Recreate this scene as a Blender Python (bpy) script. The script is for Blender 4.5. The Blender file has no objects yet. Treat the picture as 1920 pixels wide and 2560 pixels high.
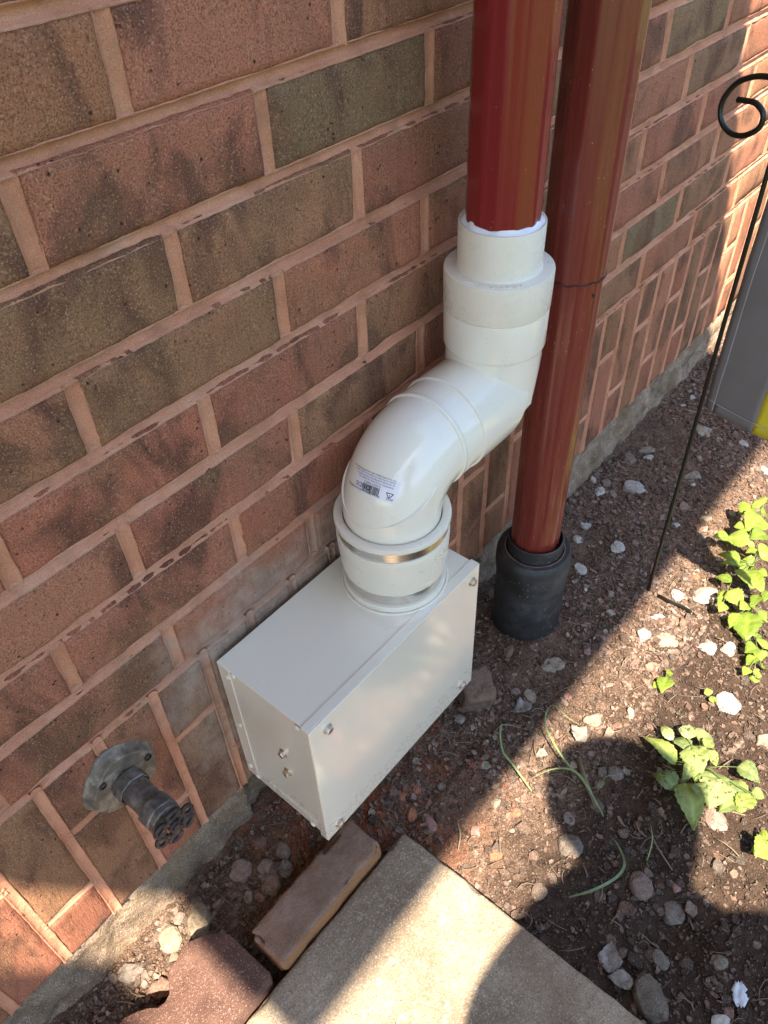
import bpy, bmesh, math, random
import numpy as np
from mathutils import Vector, Matrix, noise
from mathutils.bvhtree import BVHTree

scene = bpy.context.scene
col = scene.collection
rnd = random.Random(7)
# ------------------------------------------------------------------ camera
CAM_LOC=[0.03134, -0.45662, 0.63182]
CAM_M=[[0.642603, -0.765479, -0.033219], [0.542499, 0.423944, 0.725236], [0.54107, 0.48406, -0.687699]]
CAM_F=1980.537
cam = bpy.data.cameras.new("camera")
cam.sensor_fit = 'HORIZONTAL'; cam.sensor_width = 36.0
cam.lens = CAM_F / 1920.0 * 36.0
cam.clip_start = 0.01; cam.clip_end = 500
cam_o = bpy.data.objects.new("camera", cam); col.objects.link(cam_o)
_r, _u, _f = [Vector(v) for v in CAM_M]
cam_o.matrix_world = Matrix(((_r.x, _u.x, -_f.x, CAM_LOC[0]), (_r.y, _u.y, -_f.y, CAM_LOC[1]), (_r.z, _u.z, -_f.z, CAM_LOC[2]), (0, 0, 0, 1)))
scene.camera = cam_o
# ------------------------------------------------------------------ light
SUN = Vector((0.42, 0.48, -1.0)).normalized()
world = bpy.data.worlds.new("World"); scene.world = world; world.use_nodes = True
wn = world.node_tree
sky = wn.nodes.new('ShaderNodeTexSky'); sky.sky_type = 'NISHITA'; sky.sun_disc = False; sky.ozone_density = 1.4; sky.dust_density = 0.8
sky.sun_elevation = math.asin(-SUN.z); sky.sun_rotation = math.atan2(-SUN.x, -SUN.y)
wn.links.new(sky.outputs[0], wn.nodes['Background'].inputs[0])
wn.nodes['Background'].inputs[1].default_value = 0.115
sl = bpy.data.lights.new("sun", 'SUN'); sl.energy = 5.0; sl.angle = math.radians(0.45); sl.color = (1.0, 0.88, 0.72)
so = bpy.data.objects.new("sun", sl); col.objects.link(so)
so.rotation_euler = SUN.to_track_quat('-Z', 'Y').to_euler()
scene.view_settings.view_transform = 'Standard'
scene.view_settings.look = 'None'
scene.view_settings.gamma = 1.0
scene.view_settings.use_curve_mapping = False
scene.view_settings.exposure = 1.97

# ------------------------------------------------------------------ helpers
def tag(o, label=None, cat=None, group=None, kind=None):
    if label: o['label'] = label
    if cat: o['category'] = cat
    if group: o['group'] = group
    if kind: o['kind'] = kind
    return o
def empty(name, loc, label=None, cat=None, group=None, rz=0.0):
    o = bpy.data.objects.new(name, None); col.objects.link(o)
    o.location = loc; o.rotation_euler = (0, 0, rz); o.empty_display_size = .02
    return tag(o, label, cat, group)
def link(name, me, mat=None, parent=None, smooth=False):
    if mat and not me.materials: me.materials.append(mat)
    if smooth: me.polygons.foreach_set('use_smooth', [True] * len(me.polygons))
    o = bpy.data.objects.new(name, me); col.objects.link(o)
    if parent:
        o.parent = parent
        o.matrix_parent_inverse = Matrix.Translation(parent.matrix_basis.translation).inverted() if parent.type == 'EMPTY' and not parent.rotation_euler.z else Matrix.Identity(4)
    return o
def mesh(name, vs, fs):
    me = bpy.data.meshes.new(name); me.from_pydata([tuple(v) for v in vs], [], fs); me.update(); return me
class MB:
    """collects vertices and faces in world coordinates"""
    def __init__(s): s.v = []; s.f = []
    def add(s, vs, fs):
        b = len(s.v); s.v += [tuple(v) for v in vs]; s.f += [tuple(i + b for i in f) for f in fs]; return b
    def box(s, a, b, rot=None, c=None):
        x0, y0, z0 = a; x1, y1, z1 = b
        vs = [Vector(q) for q in ((x0,y0,z0),(x1,y0,z0),(x1,y1,z0),(x0,y1,z0),(x0,y0,z1),(x1,y0,z1),(x1,y1,z1),(x0,y1,z1))]
        s.add(vs, [(0,3,2,1),(4,5,6,7),(0,1,5,4),(1,2,6,5),(2,3,7,6),(3,0,4,7)])
    def lathe(s, prof, c, axis=(0,0,1), n=64, caps=(False, False), rfun=None):
        ax = Vector(axis).normalized()
        u = ax.orthogonal().normalized() if abs(ax.z) < .99 else Vector((1,0,0)); w = ax.cross(u)
        c = Vector(c); vs = []
        for (r, h) in prof:
            for k in range(n):
                t = 2*math.pi*k/n; rr = r * (rfun(t) if rfun else 1)
                vs.append(c + ax*h + u*(rr*math.cos(t)) + w*(rr*math.sin(t)))
        fs = []
        for i in range(len(prof)-1):
            for k in range(n):
                k2 = (k+1) % n
                fs.append((i*n+k, i*n+k2, (i+1)*n+k2, (i+1)*n+k))
        if caps[0]: fs.append(tuple(reversed(range(n))))
        if caps[1]: fs.append(tuple(range((len(prof)-1)*n, len(prof)*n)))
        s.add(vs, fs)
    def tube(s, pts, r, n=10, caps=True, up=None):
        pts = [Vector(q) for q in pts]; vs = []
        m = len(pts); prev = None
        for i, q in enumerate(pts):
            t = (pts[min(i+1, m-1)] - pts[max(i-1, 0)]).normalized()
            if prev is None: u = t.orthogonal().normalized()
            else: u = (prev - t*prev.dot(t)).normalized()
            prev = u; w = t.cross(u); rr = r[i] if isinstance(r, (list, tuple)) else r
            for k in range(n):
                a = 2*math.pi*k/n; vs.append(q + u*rr*math.cos(a) + w*rr*math.sin(a))
        fs = []
        for i in range(m-1):
            for k in range(n): fs.append((i*n+k, i*n+(k+1)%n, (i+1)*n+(k+1)%n, (i+1)*n+k))
        if caps: fs.append(tuple(reversed(range(n)))); fs.append(tuple(range((m-1)*n, m*n)))
        s.add(vs, fs)
    def build(s, name, mat, parent=None, smooth=False, bevel=0, auto=None):
        me = mesh(name, s.v, s.f)
        o = link(name, me, mat, parent, smooth)
        if auto: sharp(me, auto)
        if bevel:
            m = o.modifiers.new('bevel', 'BEVEL'); m.width = bevel; m.segments = 2; m.limit_method = 'ANGLE'; m.angle_limit = math.radians(30)
        return o
def sharp(me, deg):
    bm = bmesh.new(); bm.from_mesh(me)
    bmesh.ops.recalc_face_normals(bm, faces=bm.faces)
    for f in bm.faces: f.smooth = True
    for e in bm.edges:
        if len(e.link_faces) == 2: e.smooth = e.calc_face_angle(3.2) < math.radians(deg)
    bm.to_mesh(me); bm.free()
def fn(x, y, z=0, o=4): return noise.fractal(Vector((x, y, z)), 1.0, 2.0, o)

# ------------------------------------------------------------------ materials
class NT:
    def __init__(s, name, rough=.6, base=(.5,.5,.5), metallic=0, spec=None, coat=0):
        m = bpy.data.materials.new(name); m.use_nodes = True; s.m = m; s.t = m.node_tree
        s.b = s.t.nodes['Principled BSDF']
        s.b.inputs['Base Color'].default_value = (*base, 1); s.b.inputs['Roughness'].default_value = rough
        s.b.inputs['Metallic'].default_value = metallic
        if spec is not None: s.b.inputs['Specular IOR Level'].default_value = spec
        if coat: s.b.inputs['Coat Weight'].default_value = coat; s.b.inputs['Coat Roughness'].default_value = .12
        s.geo = s.t.nodes.new('ShaderNodeNewGeometry')
    def n(s, typ, **kw):
        x = s.t.nodes.new(typ)
        for k, v in kw.items(): setattr(x, k, v)
        return x
    def l(s, a, b): s.t.links.new(a, b)
    def map(s, scale=(1,1,1), vec=None):
        m = s.n('ShaderNodeMapping'); m.inputs['Scale'].default_value = scale
        s.l(vec or s.geo.outputs['Position'], m.inputs['Vector']); return m.outputs[0]
    def noise(s, scale, detail=4, rough=.55, vec=None, dist=0):
        x = s.n('ShaderNodeTexNoise'); x.inputs['Scale'].default_value = scale; x.inputs['Detail'].default_value = detail
        x.inputs['Roughness'].default_value = rough; x.inputs['Distortion'].default_value = dist
        s.l(vec or s.geo.outputs['Position'], x.inputs['Vector']); return x.outputs['Fac']
    def voro(s, scale, vec=None, feature='F1', out='Distance'):
        x = s.n('ShaderNodeTexVoronoi', feature=feature); x.inputs['Scale'].default_value = scale
        s.l(vec or s.geo.outputs['Position'], x.inputs['Vector']); return x.outputs[out]
    def ramp(s, fac, stops, interp='LINEAR'):
        r = s.n('ShaderNodeValToRGB'); r.color_ramp.interpolation = interp
        e = r.color_ramp.elements
        while len(e) > 1: e.remove(e[-1])
        for i, (p, c) in enumerate(stops):
            q = e[0] if i == 0 else e.new(p)
            q.position = p; q.color = (*c, 1) if len(c) == 3 else c
        s.l(fac, r.inputs[0]); return r.outputs[0]
    def mix(s, f, a, b, mode='MIX'):
        x = s.n('ShaderNodeMix', data_type='RGBA', blend_type=mode)
        for sock, v in ((x.inputs[0], f), (x.inputs[6], a), (x.inputs[7], b)):
            if hasattr(v, 'is_linked') or hasattr(v, 'links'): s.l(v, sock)
            elif isinstance(v, (int, float)): sock.default_value = v
            else: sock.default_value = (*v, 1)
        return x.outputs[2]
    def mth(s, op, a, b=0.0):
        x = s.n('ShaderNodeMath', operation=op)
        for i, v in enumerate((a, b)):
            if hasattr(v, 'links'): s.l(v, x.inputs[i])
            else: x.inputs[i].default_value = v
        return x.outputs[0]
    def color(s, c): s.l(c, s.b.inputs['Base Color'])
    def rough(s, c): s.l(c, s.b.inputs['Roughness'])
    def bump(s, h, dist=.001, strength=1.0, prev=None):
        x = s.n('ShaderNodeBump'); x.inputs['Distance'].default_value = dist; x.inputs['Strength'].default_value = strength
        s.l(h, x.inputs['Height'])
        if prev: s.l(prev, x.inputs['Normal'])
        s.l(x.outputs[0], s.b.inputs['Normal']); return x.outputs[0]
def g3(v): return (v, v, v)

def cement_wash(b, c):
    # old grey cement slurry smeared over the bricks behind and beside the box
    s = b.n('ShaderNodeSeparateXYZ'); b.l(b.geo.outputs['Position'], s.inputs[0])
    dx = b.mth('ABSOLUTE', b.mth('SUBTRACT', s.outputs[0], .38)); dz = b.mth('ABSOLUTE', b.mth('ADD', s.outputs[2], .06))
    d = b.mth('MAXIMUM', b.mth('DIVIDE', dx, .20), b.mth('DIVIDE', dz, .14))
    m = b.ramp(b.mth('ADD', d, b.mth('MULTIPLY', b.mth('SUBTRACT', b.noise(17, 5, .65), .5), 1.5)), [(.55, g3(.62)), (1.05, g3(0))])
    return b.mix(m, c, b.ramp(b.noise(60, 4), [(.35, (.24, .175, .125)), (.65, (.40, .32, .25))]))
# brick: object colour carries each brick's own firing colour
b = NT('fired_brick', .85, spec=.3)
oi = b.n('ShaderNodeObjectInfo')
blot = b.noise(16, 3, .6, b.map((1, 1, .55)), .6)
blot2 = b.noise(38, 4, .6, b.map((1, 1, .5)))
c = b.mix(b.ramp(blot, [(.48, g3(0)), (.62, g3(.82))]), oi.outputs['Color'], (.10, .038, .026))
c = b.mix(b.ramp(blot2, [(.52, g3(0)), (.72, g3(.45))]), c, (.36, .155, .085))
c = b.mix(b.ramp(b.noise(9, 2), [(.45, g3(0)), (.62, g3(.35))]), c, (.21, .125, .06))
gr = b.noise(760, 2, .6)
c = b.mix(b.ramp(gr, [(.38, g3(.6)), (.52, g3(0))]), c, (.06, .03, .016))
c = b.mix(b.ramp(b.noise(690, 1, .5), [(.57, g3(0)), (.72, g3(.42))]), c, (.60, .38, .19))
pit = b.voro(150); pm = b.noise(55, 2)
pits = b.mth('MULTIPLY', b.ramp(pit, [(.10, g3(1)), (.22, g3(0))]), b.ramp(pm, [(.52, g3(0)), (.60, g3(1))]))
c = b.mix(pits, c, (.05, .02, .014))
c = cement_wash(b, c)
b.color(c)
streak = b.noise(1, 5, .62, b.map((230, 230, 34)), .5)
h = b.mth('ADD', b.mth('MULTIPLY', streak, 1.1), b.mth('MULTIPLY', b.noise(900, 3), .42))
h = b.mth('SUBTRACT', h, b.mth('MULTIPLY', pits, .7))
b.bump(h, .0021, .9)
M_BRICK = b.m

b = NT('sand_mortar', .95, spec=.15)
c = b.ramp(b.noise(14, 5, .65), [(.3, (.52, .225, .125)), (.55, (.64, .31, .185)), (.75, (.70, .40, .27))])
c = b.mix(b.ramp(b.noise(1500, 2), [(.35, g3(.45)), (.5, g3(0))]), c, (.26, .10, .05))
c = b.mix(b.ramp(b.noise(1200, 1), [(.6, g3(0)), (.75, g3(.5))]), c, (.80, .58, .42))
c = b.mix(b.ramp(b.noise(30, 4), [(.52, g3(0)), (.70, g3(.5))]), c, (.30, .16, .095))
c = cement_wash(b, c)
b.color(c)
b.bump(b.mth('ADD', b.noise(600, 4, .65), b.mth('MULTIPLY', b.noise(110, 4), 1.4)), .0013, .9)
M_MORTAR = b.m

b = NT('rough_foundation_concrete', .95, spec=.15)
c = b.ramp(b.noise(26, 6, .7), [(.3, (.15, .098, .062)), (.5, (.31, .215, .142)), (.72, (.52, .40, .29))])
c = b.mix(b.ramp(b.noise(700, 2), [(.36, g3(.6)), (.5, g3(0))]), c, (.08, .065, .04))
c = b.mix(b.ramp(b.noise(650, 1), [(.6, g3(0)), (.7, g3(.7))]), c, (.62, .57, .45))
c = b.mix(b.ramp(b.noise(12, 3), [(.5, g3(0)), (.68, g3(.45))]), c, (.17, .12, .05))
b.color(c); b.bump(b.mth('ADD', b.noise(420, 4, .7), b.mth('MULTIPLY', b.noise(70, 5), 2.2)), .003, 1.0)
M_FOUND = b.m

b = NT('dark_garden_soil', 1.0, spec=.1)
c = b.ramp(b.noise(34, 6, .7), [(.32, (.060, .037, .026)), (.52, (.15, .095, .066)), (.72, (.27, .178, .125))])
c = b.mix(b.ramp(b.noise(6, 3), [(.45, g3(0)), (.62, g3(.6))]), c, (.28, .17, .11))
c = b.mix(b.ramp(b.noise(520, 2), [(.54, g3(0)), (.68, g3(.8))]), c, (.40, .28, .20))
c = b.mix(b.ramp(b.noise(800, 1), [(.36, g3(.7)), (.46, g3(0))]), c, (.018, .011, .008))
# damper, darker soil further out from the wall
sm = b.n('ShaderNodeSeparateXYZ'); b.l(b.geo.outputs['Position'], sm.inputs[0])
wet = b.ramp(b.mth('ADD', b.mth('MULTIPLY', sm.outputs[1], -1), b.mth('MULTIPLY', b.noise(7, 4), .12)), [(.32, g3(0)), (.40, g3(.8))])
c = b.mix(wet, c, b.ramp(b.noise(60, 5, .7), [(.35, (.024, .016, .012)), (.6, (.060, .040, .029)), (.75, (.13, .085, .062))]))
# orange brick dust under the box
vd = b.n('ShaderNodeVectorMath', operation='DISTANCE'); b.l(b.geo.outputs['Position'], vd.inputs[0]); vd.inputs[1].default_value = (.36, -.085, -.355)
dm = b.mth('MULTIPLY', b.ramp(vd.outputs['Value'], [(.05, g3(1)), (.20, g3(0))]), b.ramp(b.noise(22, 5), [(.42, g3(0)), (.6, g3(.85))]))
c = b.mix(dm, c, (.30, .085, .035))
# the lawn beyond the bed
sx = b.n('ShaderNodeSeparateXYZ'); b.l(b.geo.outputs['Position'], sx.inputs[0])
lawn = b.mth('LESS_THAN', b.mth('ADD', sx.outputs[1], b.mth('MULTIPLY', b.noise(3, 2), .3)), -1.35)
c = b.mix(lawn, c, b.ramp(b.noise(20, 5), [(.3, (.05, .085, .02)), (.7, (.12, .17, .045))]))
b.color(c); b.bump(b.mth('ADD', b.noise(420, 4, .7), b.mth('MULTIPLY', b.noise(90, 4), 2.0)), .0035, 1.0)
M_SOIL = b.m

# chips, stones: colour comes from a colour attribute on the mesh
def attr_mat(name, rough, speck, bumps, spec=.25, dark=(.03, .02, .015)):
    b = NT(name, rough, spec=spec)
    a = b.n('ShaderNodeAttribute'); a.attribute_name = 'tint'
    c = b.mix(b.ramp(b.noise(130, 4, .65), [(.35, g3(speck)), (.62, g3(0))]), a.outputs['Color'], dark)
    c = b.mix(b.ramp(b.noise(900, 1), [(.6, g3(0)), (.72, g3(.35))]), c, (.7, .62, .52))
    b.color(c); b.bump(b.mth('ADD', b.noise(600, 3, .6), b.mth('MULTIPLY', b.noise(130, 3), 1.5)), bumps, .9); return b.m
M_CHIP = attr_mat('bark_and_stone_chips', .95, .55, .0015, .15)
M_STONE = attr_mat('weathered_stone', .9, .5, .0016, .2, (.06, .045, .03))

b = NT('concrete_slab_stone', .93, spec=.2)
c = b.ramp(b.noise(9, 5, .62, None, .3), [(.33, (.22, .16, .108)), (.52, (.32, .25, .175)), (.7, (.40, .32, .23))])
c = b.mix(b.ramp(b.noise(75, 5, .7), [(.54, g3(0)), (.68, g3(.55))]), c, (.52, .44, .33))
c = b.mix(b.ramp(b.noise(170, 4, .7), [(.34, g3(.45)), (.5, g3(0))]), c, (.15, .11, .075))
c = b.mix(b.ramp(b.noise(520, 3, .7), [(.38, g3(.55)), (.5, g3(0))]), c, (.13, .09, .06))
c = b.mix(b.ramp(b.noise(470, 2, .6), [(.56, g3(0)), (.70, g3(.6))]), c, (.62, .53, .40))
c = b.mix(b.ramp(b.noise(5, 3), [(.54, g3(0)), (.7, g3(.5))]), c, (.20, .125, .085))
b.color(c); b.bump(b.mth('ADD', b.noise(800, 3), b.mth('MULTIPLY', b.noise(110, 5), 1.6)), .0013, .8)
M_SLAB = b.m
b = NT('red_paver_concrete', .93, spec=.2)
c = b.ramp(b.noise(30, 4), [(.3, (.10, .052, .038)), (.7, (.18, .098, .070))])
c = b.mix(b.ramp(b.noise(900, 2), [(.38, g3(.5)), (.5, g3(0))]), c, (.07, .035, .03))
c = b.mix(b.ramp(b.noise(750, 1), [(.58, g3(0)), (.70, g3(.45))]), c, (.55, .36, .29))
c = b.mix(b.ramp(b.noise(8, 3), [(.5, g3(0)), (.64, g3(.45))]), c, (.34, .19, .14))
b.color(c); b.bump(b.mth('ADD', b.noise(950, 3), b.mth('MULTIPLY', b.noise(260, 2), .8)), .0016, .9)
M_PAVER = b.m
b = NT('loose_brick_clay', .93, spec=.2)
nz = b.n('ShaderNodeSeparateXYZ'); b.l(b.geo.outputs['Normal'], nz.inputs[0])
c = b.ramp(b.noise(28, 5, .65), [(.3, (.19, .115, .075)), (.6, (.30, .195, .135)), (.8, (.38, .27, .20))])
ed = b.mth('ADD', b.mth('MULTIPLY', nz.outputs[2], -1), b.mth('MULTIPLY', b.noise(60, 4), .5))
c = b.mix(b.ramp(ed, [(.0, g3(0)), (.16, g3(.9))]), c, (.40, .19, .075))
c = b.mix(b.ramp(b.noise(24, 4), [(.56, g3(0)), (.66, g3(.4))]), c, (.36, .15, .07))
c = b.mix(b.ramp(b.noise(900, 2), [(.36, g3(.5)), (.5, g3(0))]), c, (.07, .04, .03))
b.color(c); b.bump(b.mth('ADD', b.noise(800, 3), b.mth('MULTIPLY', b.noise(90, 4), 1.6)), .0015, .9)
M_LOOSE = b.m

def plastic(name, base, rough, dirt=.25, br=.0002):
    b = NT(name, rough, base, spec=.5, coat=(.5 if rough < .2 else 0)); b.b.inputs['Coat Roughness'].default_value = .05
    c = b.mix(b.ramp(b.noise(26, 5, .7), [(.58, g3(0)), (.8, g3(dirt*.6))]), base, (base[0]*.62, base[1]*.56, base[2]*.45))
    sp = b.mth('MULTIPLY', b.ramp(b.voro(420), [(.07, g3(1)), (.15, g3(0))]), b.ramp(b.noise(45, 3), [(.5, g3(0)), (.58, g3(1))]))
    c = b.mix(b.mth('MULTIPLY', sp, .75), c, (.12, .09, .06))
    b.color(c)
    b.rough(b.ramp(b.noise(30, 5, .7), [(.3, g3(rough*.7)), (.7, g3(min(1, rough*1.45)))]))
    b.bump(b.noise(60, 3), br, .5); return b.m
M_PVC = plastic('cream_white_plastic', (.84, .785, .665), .14)
M_PVC2 = plastic('matte_cream_plastic', (.79, .73, .61), .28, .35)
M_RUB = plastic('white_rubber_sleeve', (.78, .72, .60), .32, .35)
M_SEAL = plastic('white_sealant', (.84, .84, .84), .45, .1, .001)
b = NT('painted_box_metal', .22, (.76, .73, .66), spec=.5, coat=1.0)
b.b.inputs['Coat Roughness'].default_value = .10; b.b.inputs['Coat IOR'].default_value = 1.6
c = b.mix(b.ramp(b.noise(18, 5, .7), [(.6, g3(0)), (.85, g3(.10))]), (.83, .77, .635), (.60, .53, .40))
sp = b.mth('MULTIPLY', b.ramp(b.voro(300), [(.06, g3(1)), (.12, g3(0))]), b.ramp(b.noise(40, 3), [(.56, g3(0)), (.62, g3(1))]))
c = b.mix(b.mth('MULTIPLY', sp, .7), c, (.14, .10, .07))
s_ = b.n('ShaderNodeSeparateXYZ'); b.l(b.geo.outputs['Position'], s_.inputs[0])
lowm = b.mth('MULTIPLY', b.ramp(s_.outputs[2], [(0, g3(1)), (1, g3(1))]), b.mth('LESS_THAN', b.mth('ADD', s_.outputs[2], b.mth('MULTIPLY', b.noise(40, 4), .06)), -.175))
c = b.mix(b.mth('MULTIPLY', lowm, b.ramp(b.noise(240, 4, .7), [(.5, g3(0)), (.62, g3(.45))])), c, (.32, .21, .14)); b.color(c)
b.rough(b.ramp(b.noise(22, 4, .7), [(.3, g3(.16)), (.7, g3(.24))]))
b.bump(b.mth('ADD', b.noise(9, 2), b.mth('MULTIPLY', b.noise(500, 2), .02)), .0022, .30)
M_BOX = b.m
b = NT('galvanised_bolt', .32, (.62, .55, .47), 1.0); b.rough(b.ramp(b.noise(300, 3), [(.3, g3(.2)), (.7, g3(.5))])); M_BOLT = b.m
b = NT('stainless_band', .22, (.72, .70, .66), 1.0); b.rough(b.ramp(b.noise(8, 3, .6, b.map((4, 4, 160))), [(.3, g3(.24)), (.7, g3(.32))])); M_STEEL = b.m
b = NT('maroon_painted_pipe', .30, (.17, .018, .018), spec=.5, coat=.5)
c = b.mix(b.ramp(b.noise(7, 4, .6, b.map((40, 40, 1.5))), [(.45, g3(0)), (.75, g3(.5))]), (.20, .010, .012), (.21, .020, .018))
sp = b.mth('MULTIPLY', b.ramp(b.voro(260, b.map((1, 1, .5))), [(.05, g3(1)), (.10, g3(0))]), b.ramp(b.noise(30, 3), [(.57, g3(0)), (.62, g3(1))]))
c = b.mix(b.mth('MULTIPLY', sp, .8), c, (.42, .33, .27)); b.color(c)
b.rough(b.ramp(b.noise(1, 4, .6, b.map((220, 220, 3))), [(.3, g3(.23)), (.7, g3(.29))]))
b.bump(b.noise(1, 3, .6, b.map((160, 160, 3))), .00012, .4)
M_RED = b.m
b = NT('rusty_red_pipe_paint', .33, (.18, .03, .02), spec=.5, coat=.4)
c = b.mix(b.ramp(b.noise(7, 4, .6, b.map((40, 40, 1.5))), [(.42, g3(0)), (.75, g3(.6))]), (.175, .026, .019), (.235, .055, .034))
sp = b.mth('MULTIPLY', b.ramp(b.voro(230, b.map((1, 1, .45))), [(.07, g3(1)), (.13, g3(0))]), b.ramp(b.noise(26, 3), [(.50, g3(0)), (.56, g3(1))]))
c = b.mix(b.mth('MULTIPLY', sp, .85), c, (.48, .38, .31)); b.color(c)
b.rough(b.ramp(b.noise(1, 4, .6, b.map((220, 220, 3))), [(.3, g3(.24)), (.7, g3(.32))]))
b.bump(b.noise(1, 3, .6, b.map((160, 160, 3))), .00012, .4)
M_RED2 = b.m
b = NT('black_drain_plastic', .5, (.02, .02, .02), spec=.4)
c = b.ramp(b.noise(14, 5, .7), [(.35, (.014, .014, .013)), (.55, (.035, .034, .032)), (.72, (.075, .078, .085))])
sp = b.mth('MULTIPLY', b.ramp(b.voro(200, b.map((1, 1, .6))), [(.08, g3(1)), (.16, g3(0))]), b.ramp(b.noise(24, 3), [(.5, g3(0)), (.58, g3(1))]))
c = b.mix(b.mth('MULTIPLY', sp, .8), c, (.40, .33, .26)); b.color(c); b.rough(b.ramp(b.noise(20, 4), [(.3, g3(.38)), (.7, g3(.7))]))
M_BLACK = b.m
b = NT('old_brass', .6, (.30, .25, .14), .2)
c = b.ramp(b.noise(60, 5, .7), [(.32, (.085, .068, .05)), (.5, (.165, .135, .098)), (.66, (.34, .29, .22))])
b.color(c); b.rough(b.ramp(b.noise(80, 4), [(.3, g3(.35)), (.7, g3(.75))])); b.bump(b.noise(260, 4), .0007, .8)
M_BRASS = b.m
b = NT('dull_grey_metal', .55, (.17, .165, .155), .7)
c = b.ramp(b.noise(70, 5, .7), [(.32, (.085, .075, .062)), (.5, (.165, .15, .13)), (.7, (.32, .30, .27))])
b.color(c); b.rough(b.ramp(b.noise(90, 4), [(.3, g3(.4)), (.7, g3(.7))])); b.bump(b.noise(300, 4), .0006, .8)
M_VALVE = b.m
b = NT('dark_wheel_iron', .5, (.05, .04, .045), .5)
c = b.ramp(b.noise(110, 5, .7), [(.35, (.025, .02, .022)), (.58, (.065, .05, .05)), (.72, (.22, .11, .05))])
b.color(c); b.bump(b.noise(320, 4), .0006, .8)
M_WHEEL = b.m
M_ROD = NT('black_iron_rod', .35, (.012, .014, .010), .0, .5).m
def leafmat(name, base, dark, spots):
    b = NT(name, .45, base, spec=.35)
    tc = b.n('ShaderNodeAttribute'); tc.attribute_name = 'tint'
    c = b.mix(b.ramp(b.noise(120, 4), [(.35, g3(.35)), (.6, g3(0))]), tc.outputs['Color'], dark)
    if spots: c = b.mix(b.mth('MULTIPLY', b.ramp(b.noise(210, 3, .6), [(.56, g3(0)), (.63, g3(.8))]), b.ramp(b.noise(30, 2), [(.45, g3(0)), (.58, g3(1))])), c, (.05, .035, .03))
    b.color(c); b.bump(b.noise(330, 3), .0006, .8)
    b.b.inputs['Subsurface Weight'].default_value = 0
    tr = b.n('ShaderNodeBsdfTranslucent'); b.l(b.mix(1.0, c, (1.0, 1.0, .35), 'MULTIPLY'), tr.inputs[0])
    mx = b.n('ShaderNodeMixShader'); mx.inputs[0].default_value = .38
    out = [x for x in b.t.nodes if x.type == 'OUTPUT_MATERIAL'][0]
    b.l(b.b.outputs[0], mx.inputs[1]); b.l(tr.outputs[0], mx.inputs[2]); b.l(mx.outputs[0], out.inputs['Surface'])
    return b.m
M_LEAF = leafmat('fresh_leaf', (.16, .28, .03), (.09, .17, .02), False)
M_LEAFS = leafmat('spotted_leaf', (.15, .24, .05), (.08, .15, .03), True)
M_GRASS = leafmat('grass_blade', (.14, .22, .07), (.08, .14, .04), False)
def cloth(name, base):
    b = NT(name, .8, base, spec=.2)
    c = b.mix(b.ramp(b.noise(25, 4), [(.4, g3(.22)), (.7, g3(0))]), base, tuple(v*.7 for v in base)); b.color(c)
    b.bump(b.noise(1, 2, .5, b.map((1600, 1600, 1600))), .0003, .6)
    tr = b.n('ShaderNodeBsdfTranslucent'); b.l(c, tr.inputs[0]); mx = b.n('ShaderNodeMixShader'); mx.inputs[0].default_value = .3
    out = [x for x in b.t.nodes if x.type == 'OUTPUT_MATERIAL'][0]
    b.l(b.b.outputs[0], mx.inputs[1]); b.l(tr.outputs[0], mx.inputs[2]); b.l(mx.outputs[0], out.inputs['Surface']); return b.m
M_FGREY = cloth('grey_flag_cloth', (.30, .275, .27)); M_FYEL = cloth('yellow_flag_cloth', (.88, .76, .07))
M_STICKER = NT('printed_label_paper', .3, (.78, .74, .78), spec=.5).m
M_INK = NT('black_print', .4, (.02, .02, .025)).m
M_WOOD = NT('dry_twig', .8, (.20, .145, .095), spec=.2).m
M_SOFFIT = NT('white_painted_board', .6, (.66, .62, .55)).m

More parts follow.
